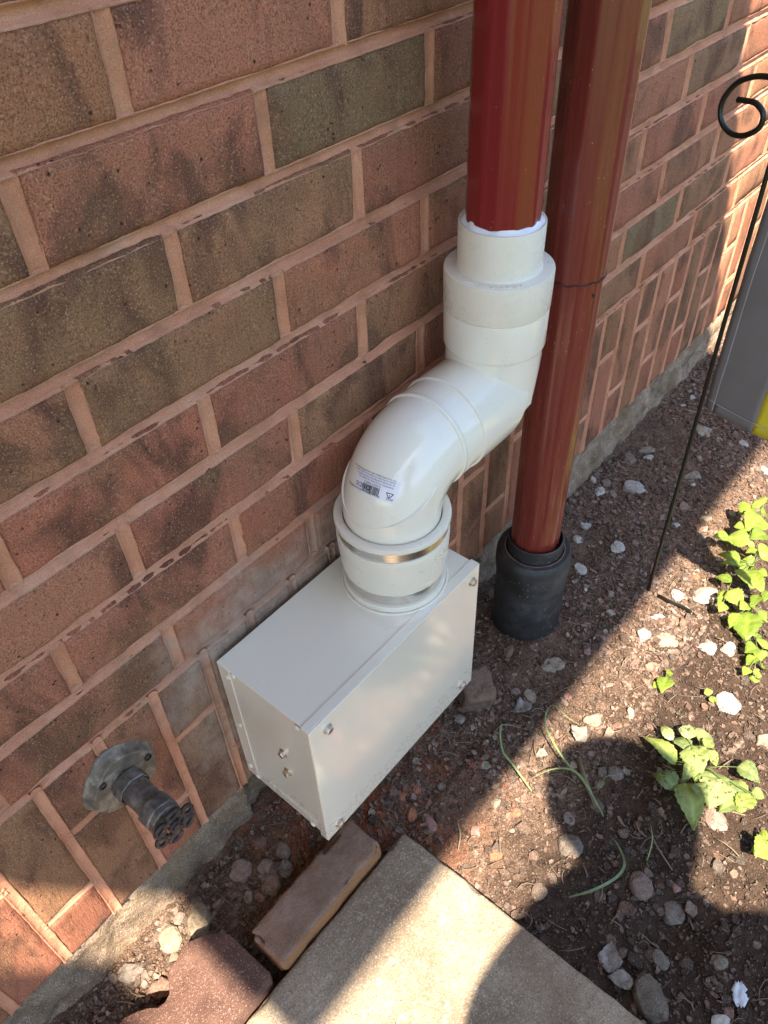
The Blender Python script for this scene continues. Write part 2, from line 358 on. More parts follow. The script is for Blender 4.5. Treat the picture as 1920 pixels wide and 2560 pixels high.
# measured places (metres)
SIDE_RIVETS=[(-0.0205, -0.0321), (-0.0322, -0.0195), (-0.0175, -0.1239), (-0.0152, -0.2135), (-0.0252, -0.2271), (-0.1133, -0.2319), (-0.1198, -0.0238)]
SIDE_BOLTS=[(-0.0864, -0.1083), (-0.0867, -0.1468)]
COVER_BOLTS=[(0.2927, -0.034), (0.2891, -0.2242), (0.5283, -0.0324), (0.5205, -0.2226)]
STONES=[(1.1467, -0.0842, 0.0487, 0.0323, 'pale'), (1.2667, -0.0516, 0.0358, 0.0214, 'tan'), (1.2211, -0.0327, 0.0293, 0.0386, 'brown'), (1.2455, -0.0621, 0.02, 0.0164, 'white'), (1.1018, -0.0374, 0.0192, 0.0267, 'white'), (1.1323, -0.0347, 0.0194, 0.0205, 'grey'), (1.1255, -0.0093, 0.0128, 0.0216, 'white'), (1.38, -0.1094, 0.039, 0.0318, 'tan'), (1.4831, -0.0435, 0.0143, 0.0179, 'white'), (1.4477, -0.0395, 0.0133, 0.0083, 'white'), (1.3918, -0.1894, 0.0187, 0.0234, 'white'), (1.2415, -0.1512, 0.0337, 0.0224, 'tan'), (1.3403, -0.2505, 0.0135, 0.0281, 'white'), (1.1871, -0.2508, 0.0128, 0.0159, 'grey'), (1.1486, -0.2199, 0.0212, 0.0159, 'tan'), (1.0997, -0.1868, 0.0168, 0.0131, 'white'), (1.2206, -0.163, 0.0089, 0.0092, 'white'), (0.9778, -0.2928, 0.0442, 0.0313, 'flat'), (0.9508, -0.2586, 0.0212, 0.0265, 'white'), (0.8422, -0.2535, 0.0221, 0.0253, 'white'), (0.8549, -0.2841, 0.0348, 0.0297, 'slab'), (0.8878, -0.2543, 0.0207, 0.0117, 'white'), (0.8793, -0.3399, 0.0271, 0.0226, 'pale'), (0.8978, -0.363, 0.0217, 0.0294, 'pale'), (0.9676, -0.068, 0.0159, 0.0199, 'white'), (0.9863, -0.1307, 0.026, 0.0273, 'white'), (0.9069, -0.1076, 0.0193, 0.0267, 'white'), (0.8765, -0.1346, 0.0078, 0.0163, 'white'), (1.0045, -0.062, 0.0226, 0.0176, 'pale'), (0.7111, -0.1727, 0.0359, 0.0254, 'tan'), (0.644, -0.1761, 0.0168, 0.0253, 'tan'), (0.6943, -0.1057, 0.014, 0.0305, 'brown'), (0.6624, -0.2682, 0.0292, 0.0224, 'tan'), (0.8061, -0.4025, 0.0329, 0.0369, 'white'), (0.49, -0.3339, 0.0319, 0.0324, 'grey'), (0.5003, -0.4221, 0.0278, 0.0311, 'pinkish'), (0.4988, -0.4655, 0.0272, 0.0304, 'grey'), (0.6328, -0.4582, 0.0253, 0.0329, 'round'), (0.4423, -0.4768, 0.0207, 0.0259, 'grey'), (0.4589, -0.5009, 0.0179, 0.0224, 'dark'), (0.4817, -0.5286, 0.0179, 0.0196, 'tan'), (0.3969, -0.4867, 0.0353, 0.0473, 'big'), (0.4251, -0.5527, 0.0222, 0.0155, 'white'), (0.5269, -0.4568, 0.011, 0.0155, 'pink'), (0.5191, -0.3134, 0.0148, 0.0185, 'grey'), (0.2078, -0.0325, 0.0292, 0.0284, 'pinkish'), (0.2215, -0.0736, 0.0269, 0.0305, 'pinkish'), (0.2599, -0.0563, 0.0191, 0.0264, 'grey'), (0.1931, -0.0635, 0.0121, 0.0151, 'tan'), (0.1357, -0.0343, 0.0299, 0.0451, 'beige'), (0.1007, -0.0271, 0.0294, 0.0321, 'beige'), (0.0497, -0.0182, 0.0327, 0.0216, 'grey'), (0.2303, -0.0539, 0.0208, 0.0211, 'pinkish'), (0.1319, -0.0583, 0.0098, 0.0088, 'tan'), (0.2005, -0.0746, 0.0145, 0.0102, 'pink'), (0.1229, -0.0159, 0.0119, 0.0178, 'pinkish'), (0.0992, -0.0095, 0.0104, 0.0353, 'brown'), (0.4224, -0.1638, 0.0141, 0.028, 'pink'), (0.4022, -0.1787, 0.0148, 0.0256, 'pink'), (0.4298, -0.2309, 0.0127, 0.0203, 'pink'), (0.3977, -0.1522, 0.015, 0.0207, 'orange'), (0.4307, -0.136, 0.0127, 0.0159, 'orange'), (0.4116, -0.1276, 0.0116, 0.0132, 'orange'), (0.4545, -0.1591, 0.0117, 0.0133, 'grey'), (0.3905, -0.1851, 0.0152, 0.0089, 'brown'), (0.6064, -0.0997, 0.0176, 0.0147, 'brown'), (0.5715, -0.1105, 0.0138, 0.0172, 'brown'), (0.552, -0.1177, 0.017, 0.017, 'grey'), (0.4196, -0.2688, 0.0168, 0.0161, 'orange'), (0.4827, -0.2568, 0.0134, 0.0142, 'orange'), (0.676, -0.2192, 0.0127, 0.0115, 'pink'), (0.7648, -0.2, 0.0121, 0.0151, 'pink'), (0.4778, -0.2293, 0.0156, 0.013, 'tan'), (0.5844, -0.3212, 0.0158, 0.0092, 'tan'), (0.6128, -0.3292, 0.0213, 0.02, 'grey'), (0.5459, -0.376, 0.0171, 0.0151, 'brown'), (0.5566, -0.3307, 0.0207, 0.0194, 'brown'), (0.4165, -0.3328, 0.0191, 0.0239, 'brown'), (0.4423, -0.3348, 0.0097, 0.0182, 'brown'), (0.4581, -0.3909, 0.0143, 0.0143, 'brown'), (0.4209, -0.4416, 0.0118, 0.0113, 'pinkish'), (1.0064, -0.2639, 0.0144, 0.0131, 'orange'), (0.9582, -0.217, 0.0196, 0.0082, 'grey'), (0.7555, -0.3707, 0.009, 0.0098, 'pink')]
LEAF_A=[(0.661, -0.3816, 0.6762, -0.3439, 0.0076), (0.6575, -0.3867, 0.6739, -0.3391, 0.0163), (0.6893, -0.3683, 0.7028, -0.3466, 0.0089), (0.6874, -0.3914, 0.6977, -0.3646, 0.0165), (0.7026, -0.3809, 0.7246, -0.3758, 0.0134), (0.6269, -0.4022, 0.6326, -0.3707, 0.018), (0.642, -0.4064, 0.6018, -0.4402, 0.0213), (0.6915, -0.3906, 0.6668, -0.4167, 0.0221), (0.7113, -0.3956, 0.7306, -0.4035, 0.0167), (0.7038, -0.4059, 0.7183, -0.41, 0.0099), (0.7008, -0.4118, 0.6931, -0.4287, 0.0121), (0.6802, -0.4297, 0.6501, -0.4394, 0.0248), (0.6722, -0.4419, 0.6341, -0.4442, 0.0256), (0.645, -0.4174, 0.6327, -0.4372, 0.0159), (0.6712, -0.3999, 0.6416, -0.4057, 0.0087), (0.7056, -0.45, 0.7074, -0.4796, 0.0184), (0.677, -0.4746, 0.6879, -0.4463, 0.0137), (0.677, -0.4746, 0.6407, -0.4575, 0.021), (0.675, -0.4775, 0.6456, -0.4755, 0.0147), (0.6806, -0.4774, 0.6864, -0.4929, 0.0095), (0.6661, -0.4067, 0.6565, -0.4168, 0.0086)]
LEAF_B=[(0.6393, -0.5176, 0.6366, -0.5074, 0.0132), (0.6303, -0.5211, 0.6143, -0.5074, 0.0111), (0.6283, -0.5218, 0.6065, -0.512, 0.0201)]
LEAF_C=[(0.787, -0.3166, 0.7589, -0.321, 0.0133), (0.7895, -0.3129, 0.7953, -0.3201, 0.0085), (0.7737, -0.3115, 0.7636, -0.3078, 0.0072), (0.7867, -0.3232, 0.7715, -0.3244, 0.006)]
LEAF_D=[(0.7957, -0.3761, 0.8023, -0.3685, 0.0071), (0.7959, -0.3785, 0.7912, -0.3856, 0.0059), (0.7949, -0.3838, 0.7974, -0.389, 0.0047), (0.8659, -0.4141, 0.8643, -0.4075, 0.006), (0.868, -0.4145, 0.8612, -0.4172, 0.0084), (0.8744, -0.4132, 0.8768, -0.4208, 0.006)]
LEAF_E=[(1.0866, -0.2753, 1.0664, -0.2582, 0.0124), (1.0957, -0.3065, 1.0893, -0.2721, 0.0209), (1.0953, -0.3038, 1.0923, -0.3191, 0.0067), (1.1224, -0.2901, 1.1139, -0.2747, 0.0164), (1.1642, -0.2981, 1.1195, -0.293, 0.0274), (1.1295, -0.3212, 1.1019, -0.3077, 0.0192), (1.1739, -0.2944, 1.1819, -0.3021, 0.0197), (1.179, -0.2775, 1.1557, -0.2686, 0.0189), (1.1864, -0.2916, 1.1914, -0.2765, 0.0218), (1.0427, -0.3126, 1.0426, -0.2791, 0.0139), (1.0359, -0.3181, 1.0184, -0.2918, 0.0111), (1.0506, -0.3122, 1.0464, -0.3333, 0.0186), (1.0284, -0.3267, 1.0007, -0.3386, 0.0202), (1.0007, -0.3406, 1.0064, -0.3535, 0.009), (1.0299, -0.3345, 1.0043, -0.3642, 0.0146), (1.0981, -0.3351, 1.0811, -0.3282, 0.0132), (1.082, -0.3252, 1.0687, -0.3123, 0.0094), (1.0419, -0.3418, 1.0428, -0.3567, 0.011), (1.0636, -0.337, 1.0832, -0.3432, 0.0139)]
LEAF_F=[(1.0018, -0.318, 1.0005, -0.2945, 0.0119), (0.9727, -0.3181, 0.9729, -0.3086, 0.0126), (0.9598, -0.3207, 0.9583, -0.313, 0.009), (0.9543, -0.3249, 0.9319, -0.3279, 0.0116), (0.9766, -0.3211, 0.9688, -0.3487, 0.0199), (1.0016, -0.3622, 0.9736, -0.3621, 0.0108), (0.9732, -0.3544, 0.9545, -0.3509, 0.0116), (0.967, -0.3596, 0.9767, -0.3698, 0.0097), (0.9621, -0.3606, 0.9186, -0.3768, 0.0265), (0.9475, -0.3531, 0.9212, -0.3503, 0.0123), (0.9707, -0.3733, 0.9649, -0.3893, 0.0097), (1.0161, -0.3728, 0.9889, -0.3722, 0.0117)]
LEAF_G=[(0.9129, -0.3984, 0.8943, -0.3869, 0.0159), (0.9055, -0.3996, 0.8968, -0.4105, 0.014), (0.9151, -0.4047, 0.9387, -0.4005, 0.0158), (0.894, -0.4023, 0.8748, -0.3964, 0.0105), (0.8672, -0.4024, 0.8535, -0.3997, 0.0086), (0.8694, -0.4084, 0.8661, -0.4154, 0.0086), (0.8828, -0.4153, 0.8901, -0.419, 0.0104), (0.9268, -0.3877, 0.9372, -0.3878, 0.0089)]
LEAF_H=[(0.7986, -0.3053, 0.7956, -0.2993, 0.0052), (0.7977, -0.3076, 0.7941, -0.3176, 0.007), (0.793, -0.3117, 0.7825, -0.3195, 0.0087), (0.7832, -0.3127, 0.7707, -0.3087, 0.0086)]
BLADE_A=[(0.547, -0.3465), (0.5663, -0.3056), (0.575, -0.2692), (0.5942, -0.2323), (0.6076, -0.2204), (0.6222, -0.2151), (0.6363, -0.2178), (0.6355, -0.2405), (0.6396, -0.2601)]
BLADE_B=[(0.5488, -0.3439), (0.5682, -0.2976), (0.5577, -0.269), (0.5329, -0.2488)]
BLADE_C=[(0.5191, -0.2575), (0.5287, -0.2226), (0.5331, -0.2011), (0.5574, -0.1811), (0.5724, -0.1825), (0.5983, -0.2261)]
BLADE_D=[(0.4327, -0.3633), (0.4546, -0.3818), (0.4839, -0.3964), (0.5049, -0.3961), (0.5208, -0.3799), (0.5284, -0.3663)]
BLADE_E=[(0.531, -0.4148), (0.5519, -0.409), (0.5726, -0.3972)]
BLADE_F=[(0.5691, -0.3243), (0.5862, -0.325), (0.6015, -0.3336)]
BLADE_G=[(0.3943, -0.2292), (0.4102, -0.2212), (0.4205, -0.2101), (0.4288, -0.2131), (0.4278, -0.2192)]
TWIG_A=[(0.5524, -0.3336), (0.5739, -0.3047), (0.5975, -0.2808)]
TWIG_B=[(0.54, -0.4435), (0.5537, -0.4158), (0.5672, -0.3999)]
STEM_A=[(0.7008, -0.4967), (0.6948, -0.4692), (0.691, -0.4337), (0.6941, -0.4003)]
STEM_B=[(0.6418, -0.4364), (0.6473, -0.4554), (0.6585, -0.4838)]
STICK=[(0.929, -0.2358), (0.9281, -0.2585), (0.9271, -0.277), (0.925, -0.2898), (0.9194, -0.2943)]
PAPER=(0.4618, -0.5582)
RUBBLE=(0.6509, -0.0999)
SCROLL=[(-0.03, 0.39), (-0.048, 0.387), (-0.066, 0.377), (-0.077, 0.358), (-0.074, 0.341), (-0.061, 0.331), (-0.044, 0.331), (-0.028, 0.342), (-0.027, 0.356), (-0.038, 0.364), (-0.05, 0.364), (-0.06, 0.363)]
# ================================================================== GROUND
GZ = -0.358
def ground_z(x, y):
    z = GZ + .006*fn(x*3.1, y*3.1, 1.7, 3) + .0035*fn(x*14, y*14, 5.2, 3)
    z -= .012*max(0.0, 1-abs(y+.0)/.12)*(1 if x > .6 else .2)          # soil falls a little towards the wall
    z -= .022*math.exp(-(((x-.475)/.035)**2+((y+.475)/.035)**2))       # little hole beside the slab
    if x < .62 and y > -.165: z -= .006*min(1, (.62-x)/.1)
    return z
xs = list(np.concatenate([np.linspace(-60, -1, 14)[:-1], np.linspace(-1, -.2, 30)[:-1], np.linspace(-.2, 1.9, 420)[:-1], np.linspace(1.9, 3, 40)[:-1], np.linspace(3, 60, 14)]))
ys = list(np.concatenate([np.linspace(-60, -3, 14)[:-1], np.linspace(-3, -.75, 40)[:-1], np.linspace(-.75, .06, 180)[:-1], np.linspace(.06, 60, 8)]))
vs = [(x, y, ground_z(x, y) + (.0022*fn(x*60, y*60, 9, 2) if -.2 < x < 1.9 and -.75 < y < .06 else 0)) for y in ys for x in xs]
nx = len(xs)
fs = [(j*nx+i, j*nx+i+1, (j+1)*nx+i+1, (j+1)*nx+i) for j in range(len(ys)-1) for i in range(nx-1)]
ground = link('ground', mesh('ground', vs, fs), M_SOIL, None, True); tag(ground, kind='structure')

# ================================================================== BRICK WALL
H = 0.0677
wall = empty('brick_wall', (0.6, 0.05, GZ), 'brown and olive brick house wall with pinkish mortar joints over a rough concrete footing', 'brick wall')
def brick_mesh(x0, x1, z0, z1, res, seed, rough=1.0):
    """one brick: uneven sanded face, worn arrises and sides running back into the wall"""
    w, h = x1-x0, z1-z0
    n1 = max(3, int(w/res)); n2 = max(3, int(h/res)); vs = []; fs = []
    tx = .0016*fn(seed*3.3, 1, 0, 1); tz = .0014*fn(seed*2.7, 5, 0, 1); off = -.0008 + .0016*fn(seed*1.9, 9, 0, 1)
    for j in range(n2+1):
        for i in range(n1+1):
            u, v = i/n1, j/n2; x = x0+w*u; z = z0+h*v
            e = min(i, n1-i, j, n2-j)
            jx = jz = 0
            if i in (0, n1): jx = .0008*rough*fn(x*7+i, z*120, seed, 3)
            if j in (0, n2): jz = .0007*rough*fn(x*95, z*9+j, seed, 3)
            y = off + tx*(u-.5)*2 + tz*(v-.5)*2 + .0016*rough*fn(x*26, z*16, seed*.1, 3)
            if e == 0: y += .0026
            vs.append((x+jx, y, z+jz))
    W = n1+1
    for j in range(n2):
        for i in range(n1): fs.append((j*W+i, j*W+i+1, (j+1)*W+i+1, (j+1)*W+i))
    ring = [i for i in range(n1+1)] + [j*W+n1 for j in range(1, n2+1)] + [n2*W+i for i in range(n1-1, -1, -1)] + [j*W for j in range(n2-1, 0, -1)]
    b = len(vs); cx, cz = (x0+x1)/2, (z0+z1)/2
    for r in ring:
        x, y, z = vs[r]; vs.append((x+(.0012 if x > cx else -.0012)*(abs(x-cx) > w*.49), .0045, z+(.0012 if z > cz else -.0012)*(abs(z-cz) > h*.47)))
    L = len(ring)
    for r in ring: x, y, z = vs[r]; vs.append((x, .05, z))
    for k in range(L):
        k2 = (k+1) % L
        fs.append((ring[k2], ring[k], b+k, b+k2)); fs.append((b+k2, b+k, b+L+k, b+L+k2))
    me = mesh('brick', vs, fs)
    me.polygons.foreach_set('use_smooth', [True]*len(me.polygons)); return me
PAL = [(.38, .150, .080), (.40, .145, .085), (.35, .155, .080), (.33, .145, .075), (.37, .125, .075), (.42, .165, .095), (.30, .145, .075), (.34, .12, .068)]
OL = (.17, .145, .082)
SPECIAL_ = {(6, 2): (.155, .135, .082), (6, 1): (.29, .145, .095), (7, 0): (.26, .15, .09), (5, 1): (.21, .15, .085), (4, 1): (.235, .155, .09), (3, 1): (.30, .145, .095), (5, 2): (.25, .165, .095), (7, 1): (.27, .16, .09), (2, 2): (.24, .17, .095), (0, 2): (.29, .14, .09), (0, 1): (.30, .125, .08), (1, 2): (.30, .14, .09), (1, 6): (.15, .155, .10), (5, 6): (.20, .18, .105), (4, 6): (.22, .17, .11), (2, 6): (.26, .16, .10), (4, 2): (.31, .16, .10)}
SPECIAL = {k_: (v_[0]*1.36, v_[1]*.93, v_[2]*.82) for k_, v_ in SPECIAL_.items()}
COURSE = {0: (.238, .188), 1: (.146, .1888), 2: (.231, .1916), 3: (.141, .1912), 4: (.232, .1946), 5: (.1412, .1938), 6: (.238, .1945), 7: (.1285, .1948), 8: (.238, .195), 9: (.141, .195)}
BJ, HJ = .0112, .0120
def add_brick(x0, x1, z0, z1, colr, seed):
    d = (Vector(((x0+x1)/2, 0, (z0+z1)/2)) - Vector(CAM_LOC)).length
    res = .0042 if d < 1.1 else (.0065 if d < 1.7 else .016)
    o = link('brick', brick_mesh(x0, x1, z0, z1, res, seed), M_BRICK, wall)
    o.color = (*colr, 1)
rb = random.Random(3)
XA, XB = -.42, 2.15
joints = []      # (orientation, fixed, start, end, halfwidth, recess)
for c in range(10):
    s0, pt = COURSE[c]
    k0 = int(math.floor((XA - s0)/pt)); x = s0 + k0*pt; k = k0
    z0, z1 = c*H + BJ/2, (c+1)*H - BJ/2
    while x < XB:
        ja, jb = x + .0012*fn(k, c, 3), x + pt + .0012*fn(k+1, c, 3)
        colr = SPECIAL.get((c, k+1)) or PAL[rb.randrange(len(PAL))]
        jit = 1 + rb.uniform(-.10, .10)
        add_brick(ja+HJ/2, jb-HJ/2, z0+rb.uniform(-.0006, .0006), z1+rb.uniform(-.0006, .0006), tuple(v*jit for v in colr), c*31+k*7.3)
        joints.append(('v', ja, c*H+BJ*.40, (c+1)*H-BJ*.40, HJ/2, .0042)); x += pt; k += 1
# soldier band of upright bricks below, laid as a running bond on end
SP = .0625; VJ = .0098
k0 = int(math.floor((XA-.0145)/SP))
for k in range(k0, int((XB-.0145)/SP)):
    xa, xb = .0145 + k*SP + VJ/2, .0145 + (k+1)*SP - VJ/2
    zc = -.0905 if k % 2 else -.1865
    zc += .002*fn(k, 7, 1)
    for (za, zb) in ((zc+.0042, -BJ/2), (-.268+.003*fn(k, 2, 2), zc-.0042)):
        jit = 1 + rb.uniform(-.12, .12); colr = PAL[rb.randrange(len(PAL))]
        if k in (3, 4): colr = (.30, .185, .125)
        add_brick(xa, xb, za, zb, tuple(v*jit for v in colr), k*5.1 + zc*40 + za*9)
    joints.append(('v', .0145 + k*SP, -.272, 0, VJ/2, .0022)); joints.append(('h', zc, xa-.004, xb+.004, .0042, .0022))
for c in range(0, 11): joints.append(('h', c*H, XA, XB, BJ/2, .0075))
mb = MB()
def joint_strip(kind, f, a, bnd, hw, rec):
    step = .0032; n = max(2, int((bnd-a)/step)); T = (-1.28, -1.0, -.78, -.5, -.2, .15, .5, .78, 1.0, 1.28); m = len(T)
    vs = []
    for i in range(n+1):
        s = a + (bnd-a)*i/n
        for q, t in enumerate(T):
            P = (s, f) if kind == 'h' else (f, s)
            nz = fn(P[0]*90, P[1]*90, t*.8, 3)
            o = f + t*hw + (.0006*fn(s*70, t*1.5, f*9, 3) if abs(t) > .9 else 0) + .0006*fn(s*9, f*20, 3, 2)
            if abs(t) < 1.0: y = .0004 + rec*(1-(t*t))**.8 + .0006*nz
            elif abs(t) == 1.0: y = .0001 + .0007*nz
            else: y = .0042
            vs.append((s, y, o) if kind == 'h' else (o, y, s))
    fs = []
    for i in range(n):
        for q in range(m-1):
            A = i*m+q; fc = (A, A+m, A+m+1, A+1)
            fs.append(fc if kind == 'h' else tuple(reversed(fc)))
    mb.add(vs, fs)
for j in joints:
    far = (j[1] if j[0] == 'v' else j[2]) > 2.0
    joint_strip(*j)
mort = mb.build('mortar', M_MORTAR, wall, True)
mb = MB(); mb.box((-4, .0095, -.27), (6, .06, 3.0)); mb.build('mortar_bed', M_MORTAR, wall)
# the rest of the facade, outside the picture
mb = MB()
def simple(x0, x1, z0, z1): mb.box((x0, 0, z0), (x1, .05, z1))
for c in range(0, 44):
    s0, pt = COURSE.get(c, (.238 if c % 2 == 0 else .141, .195)); z0, z1 = c*H+BJ/2, (c+1)*H-BJ/2
    k = int(math.floor((-3.8-s0)/pt))
    while s0+k*pt < 5.5:
        x0, x1 = s0+k*pt+HJ/2, s0+(k+1)*pt-HJ/2
        ka = int(math.floor((XA - s0)/pt)); kb = ka
        if c > 9 or k < ka or s0+k*pt >= XB: simple(x0, x1, z0, z1)
        k += 1
for k in range(-60, 88):
    if k0 <= k < int((XB-.0145)/SP): continue
    zc = -.0905 if k % 2 else -.1865; xa, xb = .0145+k*SP+VJ/2, .0145+(k+1)*SP-VJ/2
    simple(xa, xb, zc+.0042, -BJ/2); simple(xa, xb, -.268, zc-.0042)
o = mb.build('brickwork', M_BRICK, wall); o['kind'] = 'stuff'; o.color = (.28, .155, .09, 1)
# concrete footing under the brick
vs = []; fs = []
fx = list(np.concatenate([np.linspace(-4, -.3, 30)[:-1], np.linspace(-.3, 2.1, 520)[:-1], np.linspace(2.1, 6, 30)])); NZ = 34
for j in range(NZ+1):
    z = -.2668 - .25*(j/NZ)**1.15
    for x in fx:
        y = .012 + .012*fn(x*5, z*9, 2, 3) + .0065*fn(x*24, z*34, 4, 4) + .0030*fn(x*120, z*120, 4, 3)
        y -= .010*(j/NZ)
        if .266 < x < .45: y += .016
        vs.append((x, min(y, .05), z + (.002*fn(x*30, 3, 3) if 0 < j < NZ else 0)))
NX = len(fx)
for j in range(NZ):
    for i in range(NX-1): A = j*NX+i; fs.append((A, A+NX, A+NX+1, A+1))
b0 = len(vs)
for x in fx: vs.append((x, .06, -.2668))
for i in range(NX-1): fs.append((i, i+1, b0+i+1, b0+i))
link('footing', mesh('footing', vs, fs), M_FOUND, wall, True)

# ================================================================== PORCH ROOF (casts the broad shade)
ZE = 2.3
roof = empty('porch_roof', (-1, 0, ZE), 'white painted porch roof boards overhanging the brick wall above the drain', 'porch roof')
ye = -.222 - .48*(ZE - GZ)
for (xa, xb) in ((-4.0, -1.088), (-.985, .552)):
    x = xa; n = max(1, round((xb-xa)/.22)); w = (xb-xa)/n
    for i in range(n):
        mb = MB(); mb.box((xa+i*w, ye, ZE), (xa+(i+1)*w-.0004, -.001, ZE+.03)); mb.build('board', M_SOFFIT, roof)
# ================================================================== METAL BOX
X0, X1, YB, YF, Z0, Z1 = .2715, .5412, -.0075, -.1377, -.2343, -.0167
box = empty('drain_box', ((X0+X1)/2, (YB+YF)/2, Z0), 'cream painted sheet metal box hung on the brick wall under the white elbow pipe', 'metal box')
YC = -.1263
mb = MB(); t = .0012
mb.box((X0, YC-.004, Z1-t), (X1, YB, Z1)); mb.box((X0+.0010, YC-.004, Z0), (X1-.0010, YB, Z0+t)); mb.box((X0+t, YB-t, Z0+t), (X1-t, YB, Z1-t))
mb.build('casing', M_BOX, box, bevel=.0007)
for xx, sgn in ((X0, 1), (X1, -1)):
    mb = MB(); a, c = sorted((xx+sgn*.0012, xx+sgn*.0024)); mb.box((a, YC-.004, Z0+.0014), (c, YB-.0015, Z1-.0014)); sp = mb.build('side_panel', M_BOX, box, bevel=.0004)
    # folded flanges lying on the side panel
    mb = MB(); a, c = sorted((xx, xx+sgn*.0012))
    mb.box((a, -.0245, Z0+.0014), (c, YB, Z1-.0014)); mb.build('back_flange', M_BOX, box, bevel=.0004)
    mb = MB(); mb.box((a, YC-.004, Z0+.0014), (c, -.0248, Z0+.0165)); mb.build('bottom_flange', M_BOX, box, bevel=.0004)
    if sgn == 1: side0 = sp
# cover with folded lips
mb = MB(); e = .0014
mb.box((X0-e, YF, Z0-.004), (X1+e, YF+.0014, Z1+.0012))
cov = mb.build('front_cover', M_BOX, box, bevel=.0009)
mb = MB(); mb.box((X0-e, YF+.0015, Z1+.00005), (X1+e, YC, Z1+.0012)); mb.build('top_lip', M_BOX, cov, bevel=.0004)
mb = MB(); mb.box((X0-e, YF+.0015, Z0-.004), (X1+e, YC+.0, Z0-.0012)); mb.build('bottom_lip', M_BOX, cov, bevel=.0004)
for xx in (X0-e, X1+.0001):
    mb = MB(); mb.box((xx, YF+.0015, Z0-.0012), (xx+.0013, YC, Z1)); mb.build('side_lip', M_BOX, cov, bevel=.0004)
def rivet(c, axis, parent, r=.0034):
    mb = MB(); prof = [(r*1.02, 0), (r, .0004), (r*.85, .0010), (r*.55, .0014), (.0001, .0016)]
    mb.lathe(prof, c, axis, 20); return mb.build('rivet', M_PVC2, parent, True)
rv = None
for (y, z) in SIDE_RIVETS:
    y = min(y, YB-.004)
    rivet((X0-.0001, y, z), (-1, 0, 0), box)
def bolt(c, axis, parent, r=.0044, washer=True, rot=0.0):
    ax = Vector(axis); mb = MB()
    if washer: mb.lathe([(r*1.28, 0), (r*1.28, .0008), (r*1.1, .0012), (r*.9, .0013)], c, axis, 28)
    prof = [(r, .0010), (r, .0042), (r*.88, .0050), (.0001, .0051)]
    u = ax.orthogonal().normalized() if abs(ax.z) < .99 else Vector((1, 0, 0)); w = ax.cross(u); c = Vector(c); vs = []
    for rr, hh in prof:
        for k in range(6):
            a = rot + k*math.pi/3; vs.append(c+ax*hh+u*rr*math.cos(a)+w*rr*math.sin(a))
    mb.add(vs, [(i*6+k, i*6+(k+1) % 6, (i+1)*6+(k+1) % 6, (i+1)*6+k) for i in range(3) for k in range(6)])
    return mb.build('bolt', M_BOLT, parent, bevel=.0003)
for i, (y, z) in enumerate(SIDE_BOLTS): bolt((X0+.0012, y, z), (-1, 0, 0), box, rot=i*.4+.2)
for i, (x, z) in enumerate(COVER_BOLTS): bolt((x, YF-.0001, z), (0, -1, 0), box, rot=i*.5)

# ================================================================== WHITE FITTINGS
AX, BX, YC_, ZH = .473, .642, -.073, .138
fit = empty('drain_pipe_elbows', (AX, YC_, Z1), 'glossy cream plastic double elbow pipe running from the maroon downspout down into the metal box', 'pipe fitting')
def lathe_part(name, prof, c, mat, parent, n=96, axis=(0, 0, 1), ang=35, **k):
    mb = MB(); mb.lathe(prof, c, axis, n, **k); return mb.build(name, mat, parent, auto=ang)
# rubber sleeve with two steel bands
def rr(prof): return [(r, z) for r, z in prof]
slv = lathe_part('rubber_sleeve', [(.0470, -.0160), (.0552, -.0160), (.0560, -.0152), (.0560, -.0095), (.0552, -.0080), (.0522, -.0078), (.0522, .0090), (.0545, .0092), (.0556, .0104), (.0570, .0220), (.0583, .0400), (.0590, .0550), (.0590, .0602), (.0582, .0618), (.0568, .0620), (.0568, .0745), (.0590, .0747), (.0600, .0757), (.0602, .0800), (.0597, .0817), (.0575, .0825), (.0530, .0823), (.0512, .0812), (.0506, .0795), (.0500, .0700)], (AX, YC_, 0), M_RUB, fit)
lathe_part('steel_band', [(.0570, .0632), (.0576, .0633), (.0576, .0733), (.0570, .0734)], (AX, YC_, 0), M_STEEL, slv)
lathe_part('steel_band', [(.0524, -.0066), (.0530, -.0065), (.0530, .0078), (.0524, .0079)], (AX, YC_, 0), M_STEEL, slv)
mb = MB(); mb.tube([(AX+.0575*math.cos(t), YC_+.0575*math.sin(t), -.0162) for t in np.linspace(0, 6.2832, 60)], .0016, 8, False)
mb.build('sealant', M_PVC2, fit, True)
